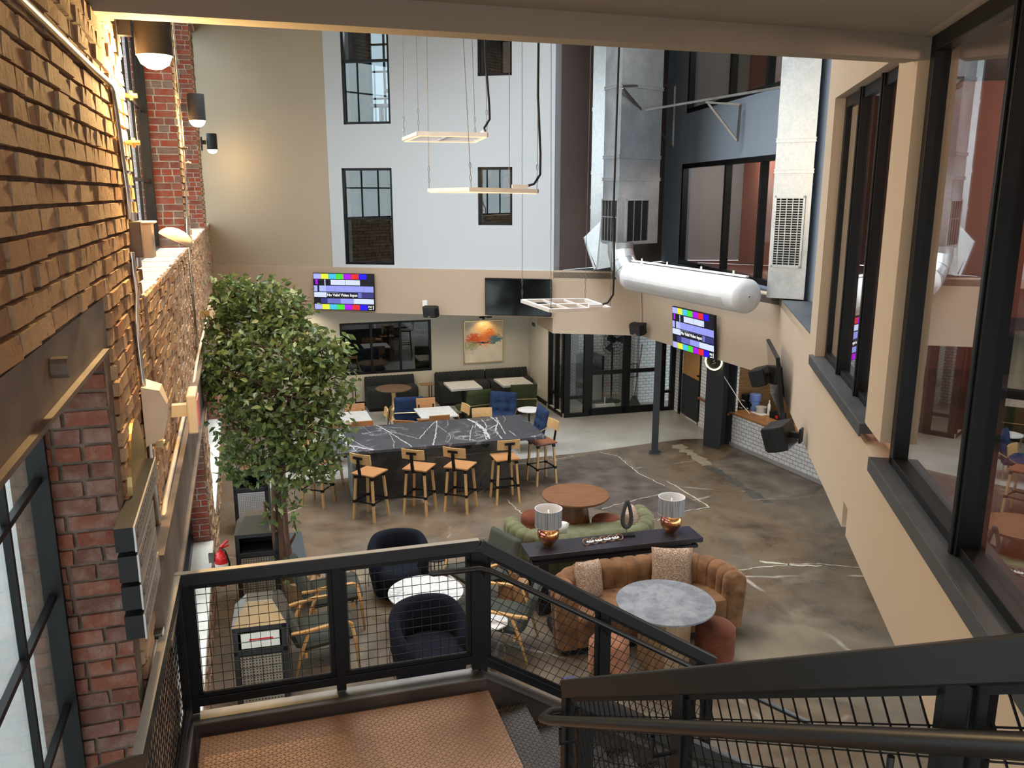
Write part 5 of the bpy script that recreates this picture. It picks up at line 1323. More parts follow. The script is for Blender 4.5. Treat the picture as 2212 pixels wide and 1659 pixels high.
def speaker(label, loc, rz, tilt=15, sc=1.):
    r = thing('wall_speaker', label, 'speaker', loc, rz, 'black wall speakers')
    Mx = Matrix.Rotation(R(tilt),4,'X') @ Matrix.Scale(sc,4)
    m_ = LM(r)
    prof = [(-.15,.0),(-.17,-.10),(-.13,-.19),(.13,-.19),(.17,-.10),(.15,.0)]
    m_.prism(prof, -.105, .105, Mx); m_.build('cabinet', M['plastic'], r, bevel=.018)
    m_ = LM(r); m_.box(-.12,.12,-.200,-.190,-.09,.09,Mx); g_ = m_.build('grille', flat('speaker_grille',(.02,.02,.021),.8), r, bevel=.006)
    m_ = LM(r); m_.box(-.025,.025,-.203,-.200,-.08,-.068,Mx); m_.build('badge', M['gplastic'], g_)
    m_ = LM(r); m_.box(-.03,.03,-.01,.12,-.03,.03); m_.box(-.06,.06,.10,.12,-.08,.08); m_.build('bracket', M['plastic'], r); return r
a = W(K0, K1, 933, 668); speaker('black wall speaker on the back fascia between the two televisions', (a.x+.02, a.y-.13, a.z), math.atan2(K1[1]-K0[1],K1[0]-K0[0])+R(-4), 12)
a = W(K2, K3, 1396, 706); an3 = math.atan2(K3[1]-K2[1],K3[0]-K2[0]); nn = Vector((math.sin(an3), -math.cos(an3), 0))
speaker('black wall speaker at the fascia corner left of the tilted television', a+nn*.13, an3+R(25), 14)
an4 = math.atan2(d4.y, d4.x); n4 = Vector((math.sin(an4), -math.cos(an4), 0))
a = Vector((*f4(12.0), 2.42)); speaker('grey topped speaker on the side balcony wall, left of the edge-on television', a+n4*.15, an4+R(-20), 18, 1.2)
a = Vector((*f4(8.95), 2.40)); speaker('largest speaker on the side balcony wall, nearest the camera', a+n4*.17, an4+R(-22), 18, 1.35)
A_ = W(K0, K1, 918, 656); mb = MB(Tb); xx = sb(918,656)[0]; mb.box(xx-.05,xx+.05,-.012,0,A_.z-.05,A_.z+.07); tag(mb.build('wall_plate', M['whitep']), 'white wall plate on fascia just left of the small speaker', 'wall plate')
a = W(K2, K3, 1386, 618); b = W(K2, K3, 1388, 694); mb = MB(); mb.cyl(a+nn*.03, b+nn*.03, .018, n=8); tag(mb.build('conduit', M['tan']), 'tan painted vertical conduit at the fascia corner above the small speaker', 'conduit')
# ------------------------------------------------------------------ columns, counter goods
p = P(1414, 978)
r = thing('steel_column', 'slender dark square steel column under the corner of the fascia', 'column', (p.x, p.y, 0), R(-10))
m_ = LM(r); m_.box(-.065,.065,-.065,.065,0.005,2.249); m_.build('shaft', M['charcoal'], r, bevel=.01)
m_ = LM(r); m_.box(-.11,.11,-.11,.11,0,.015); m_.build('base_plate', M['charcoal'], r)
p = P(1551, 962)
r = thing('steel_column', 'broad dark H-shaped steel column with a neon clock beside the white tiled counter', 'column', (p.x, p.y, 0), R(-52))
m_ = LM(r); m_.box(-.20,.20,-.23,-.19,0,2.6); m_.box(-.20,.20,.19,.23,0,2.6); m_.box(-.02,.02,-.19,.19,0,2.6); m_.build('shaft', M['charcoal'], r)
nc = r.matrix_basis @ Vector((-.0,-.27,1.78))
nd = thing('neon_clock', 'round neon ringed clock hung on the broad dark column', 'clock', nc, R(-38))
m_ = LM(nd); m_.tube([(.17*math.cos(t*PI/16),-.02,.17*math.sin(t*PI/16)) for t in range(32)], .014, 8, True); m_.build('neon_tube', M['neon'], nd, smooth=True)
m_ = LM(nd); m_.cyl((0,.0,0),(0,.03,0),.20,n=36); m_.build('dial', M['plastic'], nd)
m_ = LM(nd); m_.tube([(-.04,-.005,.04),(.03,-.005,.05),(-.02,-.005,.0),(.04,-.005,-.03),(-.03,-.005,-.06)], .006, 6); m_.tube([(0,-.005,0),(.06,-.005,.07)], .004, 6); m_.build('dial_mark', M['gplastic'], nd)
cc = nc + Vector((.1,-.0,-.15)); e_ = Tc @ Vector((.35,.2,.72))
mb = MB(); mb.tube([cc, (cc*.6+e_*.4)+Vector((0,0,-.02)), (cc*.25+e_*.75)+Vector((0,0,-.05)), e_], .009, 6); tag(mb.build('power_cord', M['paper']), 'white power cord drooping from the neon clock to the counter', 'cord')
def cpt(px, py, z): p_ = Tc.inverted() @ P(px, py, z); return p_.x, p_.y
zc = .706
def cthing(name, label, cat, px, py, group=None):
    x, y = cpt(px, py, zc); y = max(.10, min(.50, y)); 
    return thing(name, label, cat, Tc @ Vector((x, y, zc)), math.atan2(CE[1]-DE[1], CE[0]-DE[0]), group), (x, y)
k = 0
for dx in (0, 1):
    for dz in (0, 1):
        r, xy = cthing('cup_dispenser', 'black cup holder box on the bar top, %s %s of the four' % (('lower','upper')[dz], ('left','right')[dx]), 'container', 1607+16*dx, 882, 'black holder boxes by the blue cooler')
        r.matrix_basis = r.matrix_basis @ Matrix.Translation((0,.05*dz,.15*dz+.0))
        m_ = LM(r); m_.box(-.062,.062,-.08,.10,.0,.145); m_.build('body', M['plastic'], r, bevel=.006); m_ = LM(r); m_.box(-.05,.05,-.085,-.08,.01,.03); m_.build('label_strip', M['whitep'], r)
r, xy = cthing('drink_cooler', 'blue plastic dispenser standing on the wooden bar top', 'dispenser', 1646, 884)
m_ = LM(r); m_.lathe([(0,0),(.09,0),(.095,.12),(.10,.2),(.115,.21),(.115,.33),(.10,.34),(0,.34)], 24); m_.build('body', M['bluep'], r, smooth=True, auto=40); m_ = LM(r); m_.cbox(.0,-.11,.12,.04,.04,.05); m_.build('spout', M['plastic'], r)
r, xy = cthing('plastic_tub', 'clear plastic tub of wrapped items on the bar top', 'tub', 1667, 888)
m_ = LM(r); m_.lathe([(0,0),(.09,0),(.11,.11),(.115,.12),(.0,.14)], 20); m_.build('body', flat('frosted_tub', (.5,.48,.46), .2), r, smooth=True, auto=40)
r, xy = cthing('menu_sheet', 'white sheet of paper lying flat on the bar top', 'paper', 1640, 893)
m_ = LM(r); m_.box(-.17,.17,-.10,.10,.001,.004); m_.build('sheet', M['paper'], r)
r, xy = cthing('card_terminal', 'black box terminal with red label at the near end of bar top', 'terminal', 1684, 903)
m_ = LM(r); m_.box(-.13,.13,-.10,.10,0,.13); m_.box(-.07,.05,-.05,.05,.13,.15); m_.build('body', M['plastic'], r, bevel=.01); m_ = LM(r); m_.box(.06,.12,-.106,-.10,.03,.09); m_.build('red_label', M['red'], r)
r, xy = cthing('bottle', 'narrow pale bottle standing behind the black terminal', 'bottle', 1690, 893)
m_ = LM(r); m_.lathe([(0,0),(.03,0),(.03,.2),(.012,.25),(.012,.3),(0,.3)], 14); m_.build('body', M['paper'], r, smooth=True, auto=50)
# things inside the vestibule
r = thing('litter_bin', 'black litter bin behind the vestibule glass doors', 'bin', Ts @ Vector((1.12,1.35,0)), UA)
m_ = LM(r); m_.box(-.27,.27,-.25,.25,0,.8); m_.box(-.27,.27,-.25,-.2,.8,.98); m_.box(-.27,-.2,-.25,.25,.8,1.1); m_.box(.2,.27,-.25,.25,.8,1.1); m_.box(-.27,.27,-.25,.25,1.08,1.16); m_.build('frame', M['plastic'], r, bevel=.006); m_ = LM(r); m_.box(-.22,.22,-.26,-.25,.08,.72); m_.build('panel', M['perft'], r)
r = thing('pedestal_fan', 'tall black pedestal fan behind the vestibule glass doors', 'fan', Ts @ Vector((1.62,1.15,0)), UA)
m_ = LM(r); m_.lathe([(0,0),(.24,0),(.24,.02),(.03,.04),(0,.04)], 28); m_.build('base', M['plastic'], r, smooth=True, auto=40)
m_ = LM(r); m_.cyl((0,0,.03),(0,0,1.35),.02); m_.cyl((0,-.05,1.55),(0,.16,1.55),.08); m_.build('pole', M['plastic'], r)
m_ = LM(r)
for q in (.12,.2,.28,.36): m_.tube([(q*math.cos(t*PI/14),-.12,1.55+q*math.sin(t*PI/14)) for t in range(28)], .005, 5, True)
for t in range(16): m_.tube([(.03*math.cos(t*PI/8),-.13,1.55+.03*math.sin(t*PI/8)),(.36*math.cos(t*PI/8),-.10,1.55+.36*math.sin(t*PI/8))], .004, 5)
m_.build('guard', M['plastic'], r)
for t in range(3): m_ = LM(r); a_ = t*2*PI/3; m_.add([(.05*math.cos(a_-.4),-.06,1.55+.05*math.sin(a_-.4)),(.31*math.cos(a_-.35),-.08,1.55+.31*math.sin(a_-.35)),(.31*math.cos(a_+.35),-.03,1.55+.31*math.sin(a_+.35)),(.05*math.cos(a_+.4),-.04,1.55+.05*math.sin(a_+.4)),(.05*math.cos(a_-.4),-.063,1.55+.05*math.sin(a_-.4)),(.31*math.cos(a_-.35),-.083,1.55+.31*math.sin(a_-.35)),(.31*math.cos(a_+.35),-.033,1.55+.31*math.sin(a_+.35)),(.05*math.cos(a_+.4),-.043,1.55+.05*math.sin(a_+.4))],[(0,1,2,3),(7,6,5,4),(0,4,5,1),(1,5,6,2),(2,6,7,3),(3,7,4,0)]); m_.build('blade', M['charcoal'], r)
def broom(label, x, y, lean, tile_head):
    r = thing('broom', label, 'broom', Ts @ Vector((x, y, 0)), UA)
    m_ = LM(r); m_.cyl((0,0,.22),lean,.011,n=8); m_.build('handle', M['stump'] if tile_head else M['rust'], r)
    m_ = LM(r)
    if tile_head: m_.box(-.25,.25,-.05,.05,0,.06); m_.cyl((0,0,.05),(0,0,.23),.012)
    else: m_.prism([(-.15,-.03),(.15,-.03),(.15,.03),(-.15,.03)], 0, .03); m_.add([(-.15,-.03,.03),(.15,-.03,.03),(.15,.03,.03),(-.15,.03,.03),(-.03,-.02,.25),(.03,-.02,.25),(.03,.02,.25),(-.03,.02,.25)],[(0,1,5,4),(1,2,6,5),(2,3,7,6),(3,0,4,7),(4,5,6,7)])
    m_.build('brush_head', M['charcoal'] if not tile_head else M['paper'], r); return r
broom('broom with reddish handle leaning behind right hand glass door', 2.0, .62, (.28,.22,1.45), False)
broom('flat mop with pale head behind left hand glass door', 1.28, .72, (.12,.1,1.15), True)
# ------------------------------------------------------------------ lounge seating
def sofa(name, label, loc, rz, w, d, h, fab, pitch=.16, tuft=False, th=.26):
    """barrel sofa, back at +y, opening towards -y"""
    r = thing(name, label, 'sofa', loc, rz)
    rc = min(.62, d*.62); hw = w/2-th/2; yb = d/2-th/2; yf = -d/2+.06
    path = []
    def arc(cx, cy, a0, a1, n): return [(cx+rc*math.cos(a0+(a1-a0)*i/n), cy+rc*math.sin(a0+(a1-a0)*i/n)) for i in range(n+1)]
    pts = [(-hw, yf)]; 
    pts += [(-hw, yf+(yb-rc-yf)*i/6) for i in range(1, 6)] + arc(-hw+rc, yb-rc, PI, PI/2, 14) + [(-hw+rc+(2*hw-2*rc)*i/16, yb) for i in range(1, 16)] + arc(hw-rc, yb-rc, PI/2, 0, 14) + [(hw, yb-rc-(yb-rc-yf)*i/6) for i in range(1, 7)]
    seg_ = [0.]
    for i in range(1, len(pts)): seg_.append(seg_[-1]+math.dist(pts[i], pts[i-1]))
    Lp = seg_[-1]; nst = int(Lp/pitch+.5); pp = Lp/nst; NU = nst*10+1
    def at(s_):
        for i in range(1, len(pts)):
            if s_ <= seg_[i]+1e-9:
                f = (s_-seg_[i-1])/(seg_[i]-seg_[i-1]); x = pts[i-1][0]+(pts[i][0]-pts[i-1][0])*f; y = pts[i-1][1]+(pts[i][1]-pts[i-1][1])*f
                dx, dy = pts[i][0]-pts[i-1][0], pts[i][1]-pts[i-1][1]; l = math.hypot(dx, dy); return x, y, dx/l, dy/l
        return (*pts[-1], 0, -1)
    sec = []                                  # (offset outwards, z) closed section from inner bottom over the top to outer bottom
    tt = th/2
    for z in (.09,.25,.40,.52,.64): sec.append((-tt, z*(h/.78)))
    for k in range(1, 8): a = PI-PI*k/8; sec.append((tt*math.cos(a), h-tt*.75+tt*.75*math.sin(a)))
    for z in (.64,.5,.36,.22,.09): sec.append((tt-(.64-z)*.07, z*(h/.78)))
    NS = len(sec)
    def f(u, v):
        s_ = u*Lp; x, y, dx, dy = at(s_); i = int(round(v*(NS-1))); o, z = sec[i]
        c = abs(math.sin(PI*s_/pp))**.55; e = 1.
        if tuft: c *= .55+.45*abs(math.sin(PI*z/.11))**.6
        o2 = o*(.86+.14*c) ; z2 = z+(c-1)*.022*(1 if z > h*.6 else 0)
        nx, ny = -dy, dx
        hh = h*(1. if abs(x) < hw-.2 else 1.)
        if nst and (u < .004 or u > .996): o2 *= .9
        return (x+nx*o2, y+ny*o2, z2)
    m_ = LM(r); m_.grid(f, NU, NS)
    n0 = 0; m_.f.append(list(range(NS))); m_.f.append([(NU-1)*NS+i for i in range(NS)][::-1]); m_.mi += [0, 0]; m_.rn += [.5, .5]
    m_.build('backrest', M[fab], r, smooth=True, auto=55)
    m_ = LM(r); iw = hw-tt+.03
    def sp(x, y, z): return (x, y, z)
    poly = []
    ri = rc-tt+.03; 
    for cx, a0, a1 in ((-iw+ri, PI, PI/2), (iw-ri, PI/2, 0)):
        for i in range(9): a = a0+(a1-a0)*i/8; poly.append((cx+ri*math.cos(a), yb-tt-ri+ri*math.sin(a)+.02))
    fr0 = yf+.02; nf = int(2*iw/.16)*4
    front = [(iw-2*iw*i/nf, fr0-.018*abs(math.sin(PI*i/4))**.6) for i in range(nf+1)]
    poly2 = poly+front
    m_.prism(poly2, .10, .36); m_.build('seat_base', M[fab], r, smooth=True, auto=50)
    m_ = LM(r); a_ = [(x*.995, y) for x, y in poly2]; b_ = [(x*.985, y*.985+.004) for x, y in poly2]
    n = len(poly2); vs = [(x,y,.36) for x,y in a_]+[(x,y,.42) for x,y in a_]+[(x,y,.445) for x,y in b_]
    m_.add(vs, [tuple(2*n+i for i in range(n))[::-1]]+[(i+k*n,(i+1)%n+k*n,(i+1)%n+(k+1)*n,i+(k+1)*n) for k in (0,1) for i in range(n)])
    m_.build('seat_cushion', M[fab], r, smooth=True, auto=50, fix=True)
    m_ = LM(r); m_.prism([(x*.96, y*.95) for x, y in pts]+[(-x*.6, -d*.30) for x in (-iw, iw)], .0, .09) if False else m_.box(-w/2+.12, w/2-.12, -d/2+.1, d/2-.12, 0, .10)
    m_.build('plinth', M['plastic'], r)
    return r
def pillow(name, label, loc, rot, s_, mat, group=None, t=.09):
    r = bpy.data.objects.new(name, None)
    m_ = MB(Matrix.Translation(Vector(loc)) @ rot)
    def f(u, v, sd_):
        a, b = 2*u-1, 2*v-1; e = max(0, 1-max(abs(a), abs(b))**3.)
        k = math.sqrt(max(0, (1-a**4)*(1-b**4))); x = s_*a*(1-.06*(1-abs(b))*0-.05*math.cos(b*PI/2)*abs(a)); y = s_*b*(1-.05*math.cos(a*PI/2)*abs(b))
        return (x, sd_*t*k, y)
    m_.grid(lambda u, v: f(u, v, -1), 17, 17); m_.grid(lambda u, v: f(1-u, v, 1), 17, 17)
    bpy.data.objects.remove(r)
    o = m_.build(name, M[mat], smooth=True); tag(o, label, 'pillow', group); return o
SR = R(14.5)
sf = sofa('barrel_sofa', 'brown channel-tufted velvet sofa with rounded arms facing the grey round table', (1.50, 9.05, 0), SR, 2.30, .94, .76, 'cognac')
TSf = sf.matrix_basis
def sfr(x, y, z, tz=0, tx=0, ty=0): return (TSf @ Vector((x,y,z))), Matrix.Rotation(SR+tz,4,'Z') @ Matrix.Rotation(tx,4,'X') @ Matrix.Rotation(ty,4,'Y')
l_, r_ = sfr(-.60,.12,.63, R(38), R(-16), R(14)); pillow('throw_pillow', 'brown and cream woven pillow leaning at left end of the brown sofa', l_, r_, .23, 'boucle', 'woven pillows on the sofas')
l_, r_ = sfr(.46,.16,.64, R(-12), R(-14), R(2)); pillow('throw_pillow', 'square brown and cream woven pillow at right end of the brown sofa', l_, r_, .25, 'boucle', 'woven pillows on the sofas')
sg2 = sofa('tufted_sofa', 'sage green tufted velvet sofa behind the dark console with its back to us', (1.00, 10.75, 0), SR+PI, 2.12, 1.00, .67, 'sage', .14, True, .24)
TG2 = sg2.matrix_basis
pillow('throw_pillow', 'brown and cream woven pillow at right end of green sofa behind the right lamp', TG2 @ Vector((-.66,.05,.60)), Matrix.Rotation(SR+R(60),4,'Z') @ Matrix.Rotation(R(-20),4,'X'), .21, 'boucle', 'woven pillows on the sofas')
pillow('throw_pillow', 'white pillow on the green sofa behind the left lamp', TG2 @ Vector((.50,.10,.58)), Matrix.Rotation(SR+R(-10),4,'Z') @ Matrix.Rotation(R(30),4,'X'), .21, 'paper')
# console table
r = thing('console_table', 'long dark wooden console table between the green and the brown sofa', 'table', (1.25, 9.77, 0), R(14.5))
m_ = LM(r); m_.box(-1.13,1.13,-.20,.20,.74,.80); m_.build('table_top', M['darkwood'], r, bevel=.004)
m_ = LM(r); m_.box(-1.08,1.08,-.17,.17,.66,.70); m_.box(-1.0,1.0,-.14,.14,.69,.75)
for x in (-1.0, .88): m_.box(x, x+.12, -.17, .17, 0, .68)
m_.build('frame', M['darkwood'], r)
m_ = LM(r); m_.box(-.9,.9,-.15,.15,.10,.14); m_.build('lower_shelf', M['darkwood'], r)
def lamp(label, px, py):
    p = P(px, py, .80); r = thing('table_lamp', label, 'lamp', p, 0, 'copper table lamps on the console')
    m_ = LM(r); m_.lathe([(0,0),(.05,0),(.055,.012),(.09,.05),(.122,.10),(.135,.15),(.128,.20),(.10,.235),(.05,.255),(.045,.27),(0,.27)], 36); m_.build('base', M['copper'], r, smooth=True, auto=60)
    m_ = LM(r); m_.lathe([(.165,.26),(.165,.48)], 44, cap=False); m_.build('shade', M['shade'], r, smooth=True)
    m_ = LM(r); m_.lathe([(.161,.48),(.161,.26)], 44, cap=False); m_.lathe([(.161,.481),(.166,.481)], 44, cap=False); m_.lathe([(.161,.259),(.166,.259)],44, cap=False); m_.build('shade_lining', M['shadein'], r, smooth=True)
    m_ = LM(r); m_.cyl((0,0,.27),(0,0,.46),.008); m_.lathe([(0,.30),(.03,.33),(.032,.38),(0,.41)], 16); m_.build('bulb', M['paper'], r, smooth=True)
    for k in range(3): a = k*2*PI/3; m_.bar((0,0,.45),(.16*math.cos(a),.16*math.sin(a),.45),.004,.004)
    return r
lamp('copper globe table lamp with silver shade at left end of the console', 1184, 1178)
lamp('copper globe table lamp with silver shade at right end of the console', 1448, 1150)
p = P(1353, 1157, .80)
r = thing('sculpture', 'dark teardrop ring sculpture on a small black base on the console', 'sculpture', p, R(10))
m_ = LM(r); m_.box(-.10,.10,-.05,.05,0,.018); m_.build('plinth', M['plastic'], r)
m_ = LM(r); m_.cyl((0,0,.018),(0,0,.10),.008); m_.build('stem', M['brass'], r)
m_ = LM(r); pts = []; rs = []
for k in range(32):
    a = 2*PI*k/32; y = -math.cos(a); tpr = (1-y)/2
    x = math.sin(a)*.078*(.25+.75*tpr**.9) ; pts.append((x, 0, .29+y*.175)); rs.append(.022+.006*(1-y)/2)
m_.tube(pts, rs, 10, True); m_.build('ring', flat('dark_stone', (.025,.026,.027), .6, bump=.3), r, smooth=True)
p0 = P(1266,1176,.80); p1 = P(1338,1165,.80)
r = thing('chain_ornament', 'wooden and white chain link ornament lying on the console', 'ornament', p0, math.atan2(p1.y-p0.y, p1.x-p0.x))
Lk = (p1-p0).length
for k in range(9):
    m_ = LM(r); c_ = Lk*k/8; flat_ = k % 2
    pts = [(c_+.042*math.cos(t*PI/9)*(1.0), (.030 if not flat_ else .018)*math.sin(t*PI/9), .030+(0 if flat_ else .026*math.sin(t*PI/9))) for t in range(18)]
    m_.tube(pts, .010, 8, True); m_.build('link', M['paper'] if flat_ else M['walnut'], r, smooth=True)
# tables
r = thing('round_table', 'round warm wooden table on flared wooden base behind the green sofa', 'table', (.92, 11.55, 0))
m_ = LM(r); m_.lathe([(0,.71),(.47,.715),(.485,.73),(.485,.75),(0,.752)], 48); m_.build('table_top', M['walnut'], r, smooth=True, auto=30)
m_ = LM(r); m_.lathe([(0,0),(.27,0),(.24,.2),(.20,.45),(.15,.71),(0,.71)], 28); m_.build('base', M['walnut'], r, smooth=True, auto=60)
r = thing('round_table', 'round grey stone-look table on wooden box base before the brown sofa', 'table', (1.64, 8.27, 0))
m_ = LM(r); m_.lathe([(0,.72),(.50,.72),(.525,.73),(.525,.75),(0,.752)], 56); m_.build('table_top', M['grytop'], r, smooth=True, auto=30)
m_ = LM(r); m_.box(-.20,.20,-.20,.20,0,.72, Matrix.Rotation(R(38),4,'Z')); m_.build('base', M['tablebox'], r, bevel=.008)
r = thing('oval_table', 'round white marble coffee table on brass frame between the navy armchairs', 'table', (-1.01, 9.09, 0))
m_ = LM(r); m_.lathe([(0,.43),(.43,.43),(.44,.44),(.44,.455),(0,.457)], 56); m_.build('table_top', M['marble'], r, smooth=True, auto=30)
m_ = LM(r); m_.tube([(.41*math.cos(t*PI/20),.41*math.sin(t*PI/20),.42) for t in range(40)], .012, 8, True); m_.tube([(.36*math.cos(t*PI/20),.36*math.sin(t*PI/20),.012) for t in range(40)], .011, 8, True); m_.build('brass_ring', M['brass'], r, smooth=True)
for k in range(8):
    m_ = LM(r); a = 2*PI*(k//2)/4+PI/4+(.07 if k % 2 else -.07); m_.cyl((.36*math.cos(a),.36*math.sin(a),.01),(.40*math.cos(a),.40*math.sin(a),.42),.009,n=8); m_.build('leg', M['brass'], r)
c = P(1068, 1342, .5)
r = thing('octagonal_table', 'small octagonal white marble table on thin brass legs behind the newel post', 'table', (c.x-.02, c.y, 0))
m_ = LM(r); m_.prism([(.175*math.cos(PI/8+k*PI/4),.175*math.sin(PI/8+k*PI/4)) for k in range(8)], .485, .5); m_.build('table_top', M['marble'], r)
for k in range(3): m_ = LM(r); a = k*2*PI/3+.3; m_.cyl((.15*math.cos(a),.15*math.sin(a),0),(.10*math.cos(a),.10*math.sin(a),.485),.007,n=8); m_.bar((.14*math.cos(a),.14*math.sin(a),.04),(0,0,.04),.01,.01); m_.build('leg', M['brass'], r)
r = thing('wire_side_table', 'black wire side table standing behind the white marble coffee table', 'table', (-.98, 10.15, 0), UA)
m_ = LM(r)
for k in range(8): a = k*PI/4; m_.cyl((.13*math.cos(a),.13*math.sin(a),0),(.13*math.cos(a),.13*math.sin(a),.40),.006,n=6)
m_.build('wire_frame', M['plastic'], r); m_ = LM(r); m_.lathe([(0,.40),(.15,.40),(.15,.412),(0,.413)], 24); m_.build('table_top', M['plastic'], r)
def ottoman(label, x, y, rad, h, fab):
    r = thing('ottoman', label, 'ottoman', (x, y, 0), 0, 'round velvet ottomans')
    m_ = LM(r); m_.lathe([(0,.06),(rad-.03,.06),(rad-.008,.08),(rad,.14),(rad,h-.14),(rad-.003,h-.135),(rad,h-.12),(rad-.004,h-.05),(rad-.035,h-.012),(rad*.6,h+.008),(0,h+.015)], 36); m_.build('cushion', M[fab], r, smooth=True, auto=60)
    m_ = LM(r); m_.lathe([(0,0),(rad*.42,0),(rad*.42,.06),(0,.06)], 20); m_.build('foot', M['plastic'], r); return r
ottoman('dark rust velvet ottoman beside the round wooden table', 1.36, 11.42, .215, .46, 'rust')
ottoman('rust velvet ottoman half hidden behind the left end of green sofa', .34, 11.58, .215, .46, 'rust')
ottoman('terracotta velvet ottoman seen through the stair mesh by the brown sofa', 1.02, 8.03, .215, .46, 'peach')
ottoman('brown velvet ottoman tucked under right edge of the grey round table', 2.20, 8.30, .215, .48, 'rust')
for i, (px, py, h_, rd, lb) in enumerate(((1098,1290,.36,.13,'tree stump stool between the grey armchairs and brown sofa'),(1124,1300,.28,.11,'lower tree stump stool with flat pale top beside the taller stump'))):
    p = P(px, py); r = thing('stump_stool', lb, 'stool', (p.x, p.y, 0), 0, 'tree stump stools')
    m_ = LM(r); m_.lathe([(0,0),(rd*1.05,0),(rd,.1),(rd*.96,h_-.01),(rd*.9,h_),(0,h_)], 13); m_.build('trunk_section', M['stump'], r, smooth=True, auto=35)
# navy tub chairs
def tub(label, x, y, a, w=.78, h=.76):
    r = thing('tub_chair', label, 'armchair', (x, y, 0), a, 'navy velvet tub chairs')
    Ro = w/2; th = .12
    def hgt(t): k = abs(t); return h-(.0 if k < .35 else (h-.50)*((k-.35)/.65)**1.6)
    def f(u, v):
        t = 2*u-1; ang = PI/2+t*R(128); hh = hgt(t)
        sec = [(Ro-th,.20),(Ro-th,hh*.6),(Ro-th+.005,hh-.06),(Ro-th+.025,hh-.015),(Ro-th/2,hh),(Ro-.02,hh-.015),(Ro,hh-.06),(Ro-.01,hh*.55),(Ro-.06,.06)]
        i = int(round(v*8)); q, z = sec[i]; return (q*math.cos(ang), q*math.sin(ang)*.98, z)
    m_ = LM(r); m_.grid(f, 41, 9); m_.f.append(list(range(9))); m_.f.append([40*9+i for i in range(9)][::-1]); m_.mi += [0,0]; m_.rn += [.5,.5]
    m_.build('backrest', M['navy'], r, smooth=True, auto=70)
    m_ = LM(r); m_.lathe([(0,.10),(Ro-.10,.10),(Ro-.075,.14),(Ro-.07,.34),(Ro-.09,.40),(Ro-.16,.43),(0,.445)], 36, (0,-.05,0), 1, 1.02); m_.build('seat', M['navy'], r, smooth=True, auto=70)
    m_ = LM(r); m_.lathe([(0,0),(Ro-.14,0),(Ro-.12,.10),(0,.10)], 28); m_.build('plinth', M['plastic'], r)
    m_ = LM(r)
    for sx in (-1, 1): m_.tube([((Ro+.003)*math.cos(PI/2+sx*t)*.995, (Ro+.003)*math.sin(PI/2+sx*t)*.975, .10+.50*(1-t/1.9)) for t in [0.5+.15*k for k in range(9)]], .004, 5)
    m_.build('piping', M['navy'], r); return r
tub('navy velvet tub chair beyond the white marble coffee table, facing us', -1.44, 9.95, R(12))
tub('navy velvet tub chair nearest the stair railing, its back to the marble coffee table', -.86, 8.0, R(28), .84, .80)
# wooden armed lounge chairs
def lounge(label, x, y, a):
    r = thing('lounge_armchair', label, 'armchair', (x, y, 0), a, 'grey-green lounge armchairs with wooden arms')
    for sx in (-1, 1):
        m_ = LM(r); m_.tube([(sx*.34,.33,0),(sx*.335,.30,.35),(sx*.33,.26,.575)], [.013,.020,.018], 8); m_.build('leg', M['armwood'], r, smooth=True)
        m_ = LM(r); m_.tube([(sx*.31,-.36,0),(sx*.32,-.26,.35),(sx*.325,-.18,.56)], [.013,.020,.018], 8); m_.build('leg', M['armwood'], r, smooth=True)
        m_ = LM(r)
        pa = [(sx*.33,.275,.56),(sx*.335,.22,.60),(sx*.34,.0,.60),(sx*.335,-.22,.575),(sx*.31,-.36,.56)]
        for i in range(4): m_.bar(pa[i], pa[i+1], .045, .028)
        m_.build('armrest', M['armwood'], r, bevel=.006)
    def slabp(pts, w, th, n=9):
        m2 = LM(r)
        def f(u, v, sd_):
            k = v*(len(pts)-1); i = min(int(k), len(pts)-2); q = k-i; y = pts[i][0]+(pts[i+1][0]-pts[i][0])*q; z = pts[i][1]+(pts[i+1][1]-pts[i][1])*q
            dy, dz = pts[i+1][0]-pts[i][0], pts[i+1][1]-pts[i][1]; l = math.hypot(dy, dz); ny, nz = -dz/l, dy/l
            e = min(1, 8*min(u,1-u), 8*min(v,1-v)); e = math.sqrt(max(0,1-(1-e)**2)); c = .04*(2*u-1)**2
            return (-w/2+w*u, y+ny*th/2*e*sd_, z+nz*th/2*e*sd_)
        m2.grid(lambda u, v: f(u, v, 1), 19, 19); m2.grid(lambda u, v: f(1-u, v, -1), 19, 19); return m2
    slabp([(-.24,.37),(.34,.42)], .60, .13).build('seat', M['grgreen'], r, smooth=True)
    slabp([(-.26,.36),(-.36,.62),(-.42,.80)], .60, .10).build('backrest', M['grgreen'], r, smooth=True)
    m_ = LM(r); m_.bar((-.32,.22,.31),(.32,.22,.31),.03,.05); m_.bar((-.32,-.22,.29),(.32,-.22,.29),.03,.05); m_.build('rail', M['armwood'], r); return r
lounge('grey-green armchair with golden wooden arms nearest the litter bins, facing right', -2.06, 8.33, R(-68))
lounge('grey-green armchair behind the first one beside the ficus trunk, facing right', -2.15, 9.25, R(-72))
lounge('grey-green armchair left of the green sofa end, partly behind the railing corner', -.40, 9.76, R(128))
lounge('grey-green armchair facing left beside the octagonal marble table', -.12, 8.64, R(78))
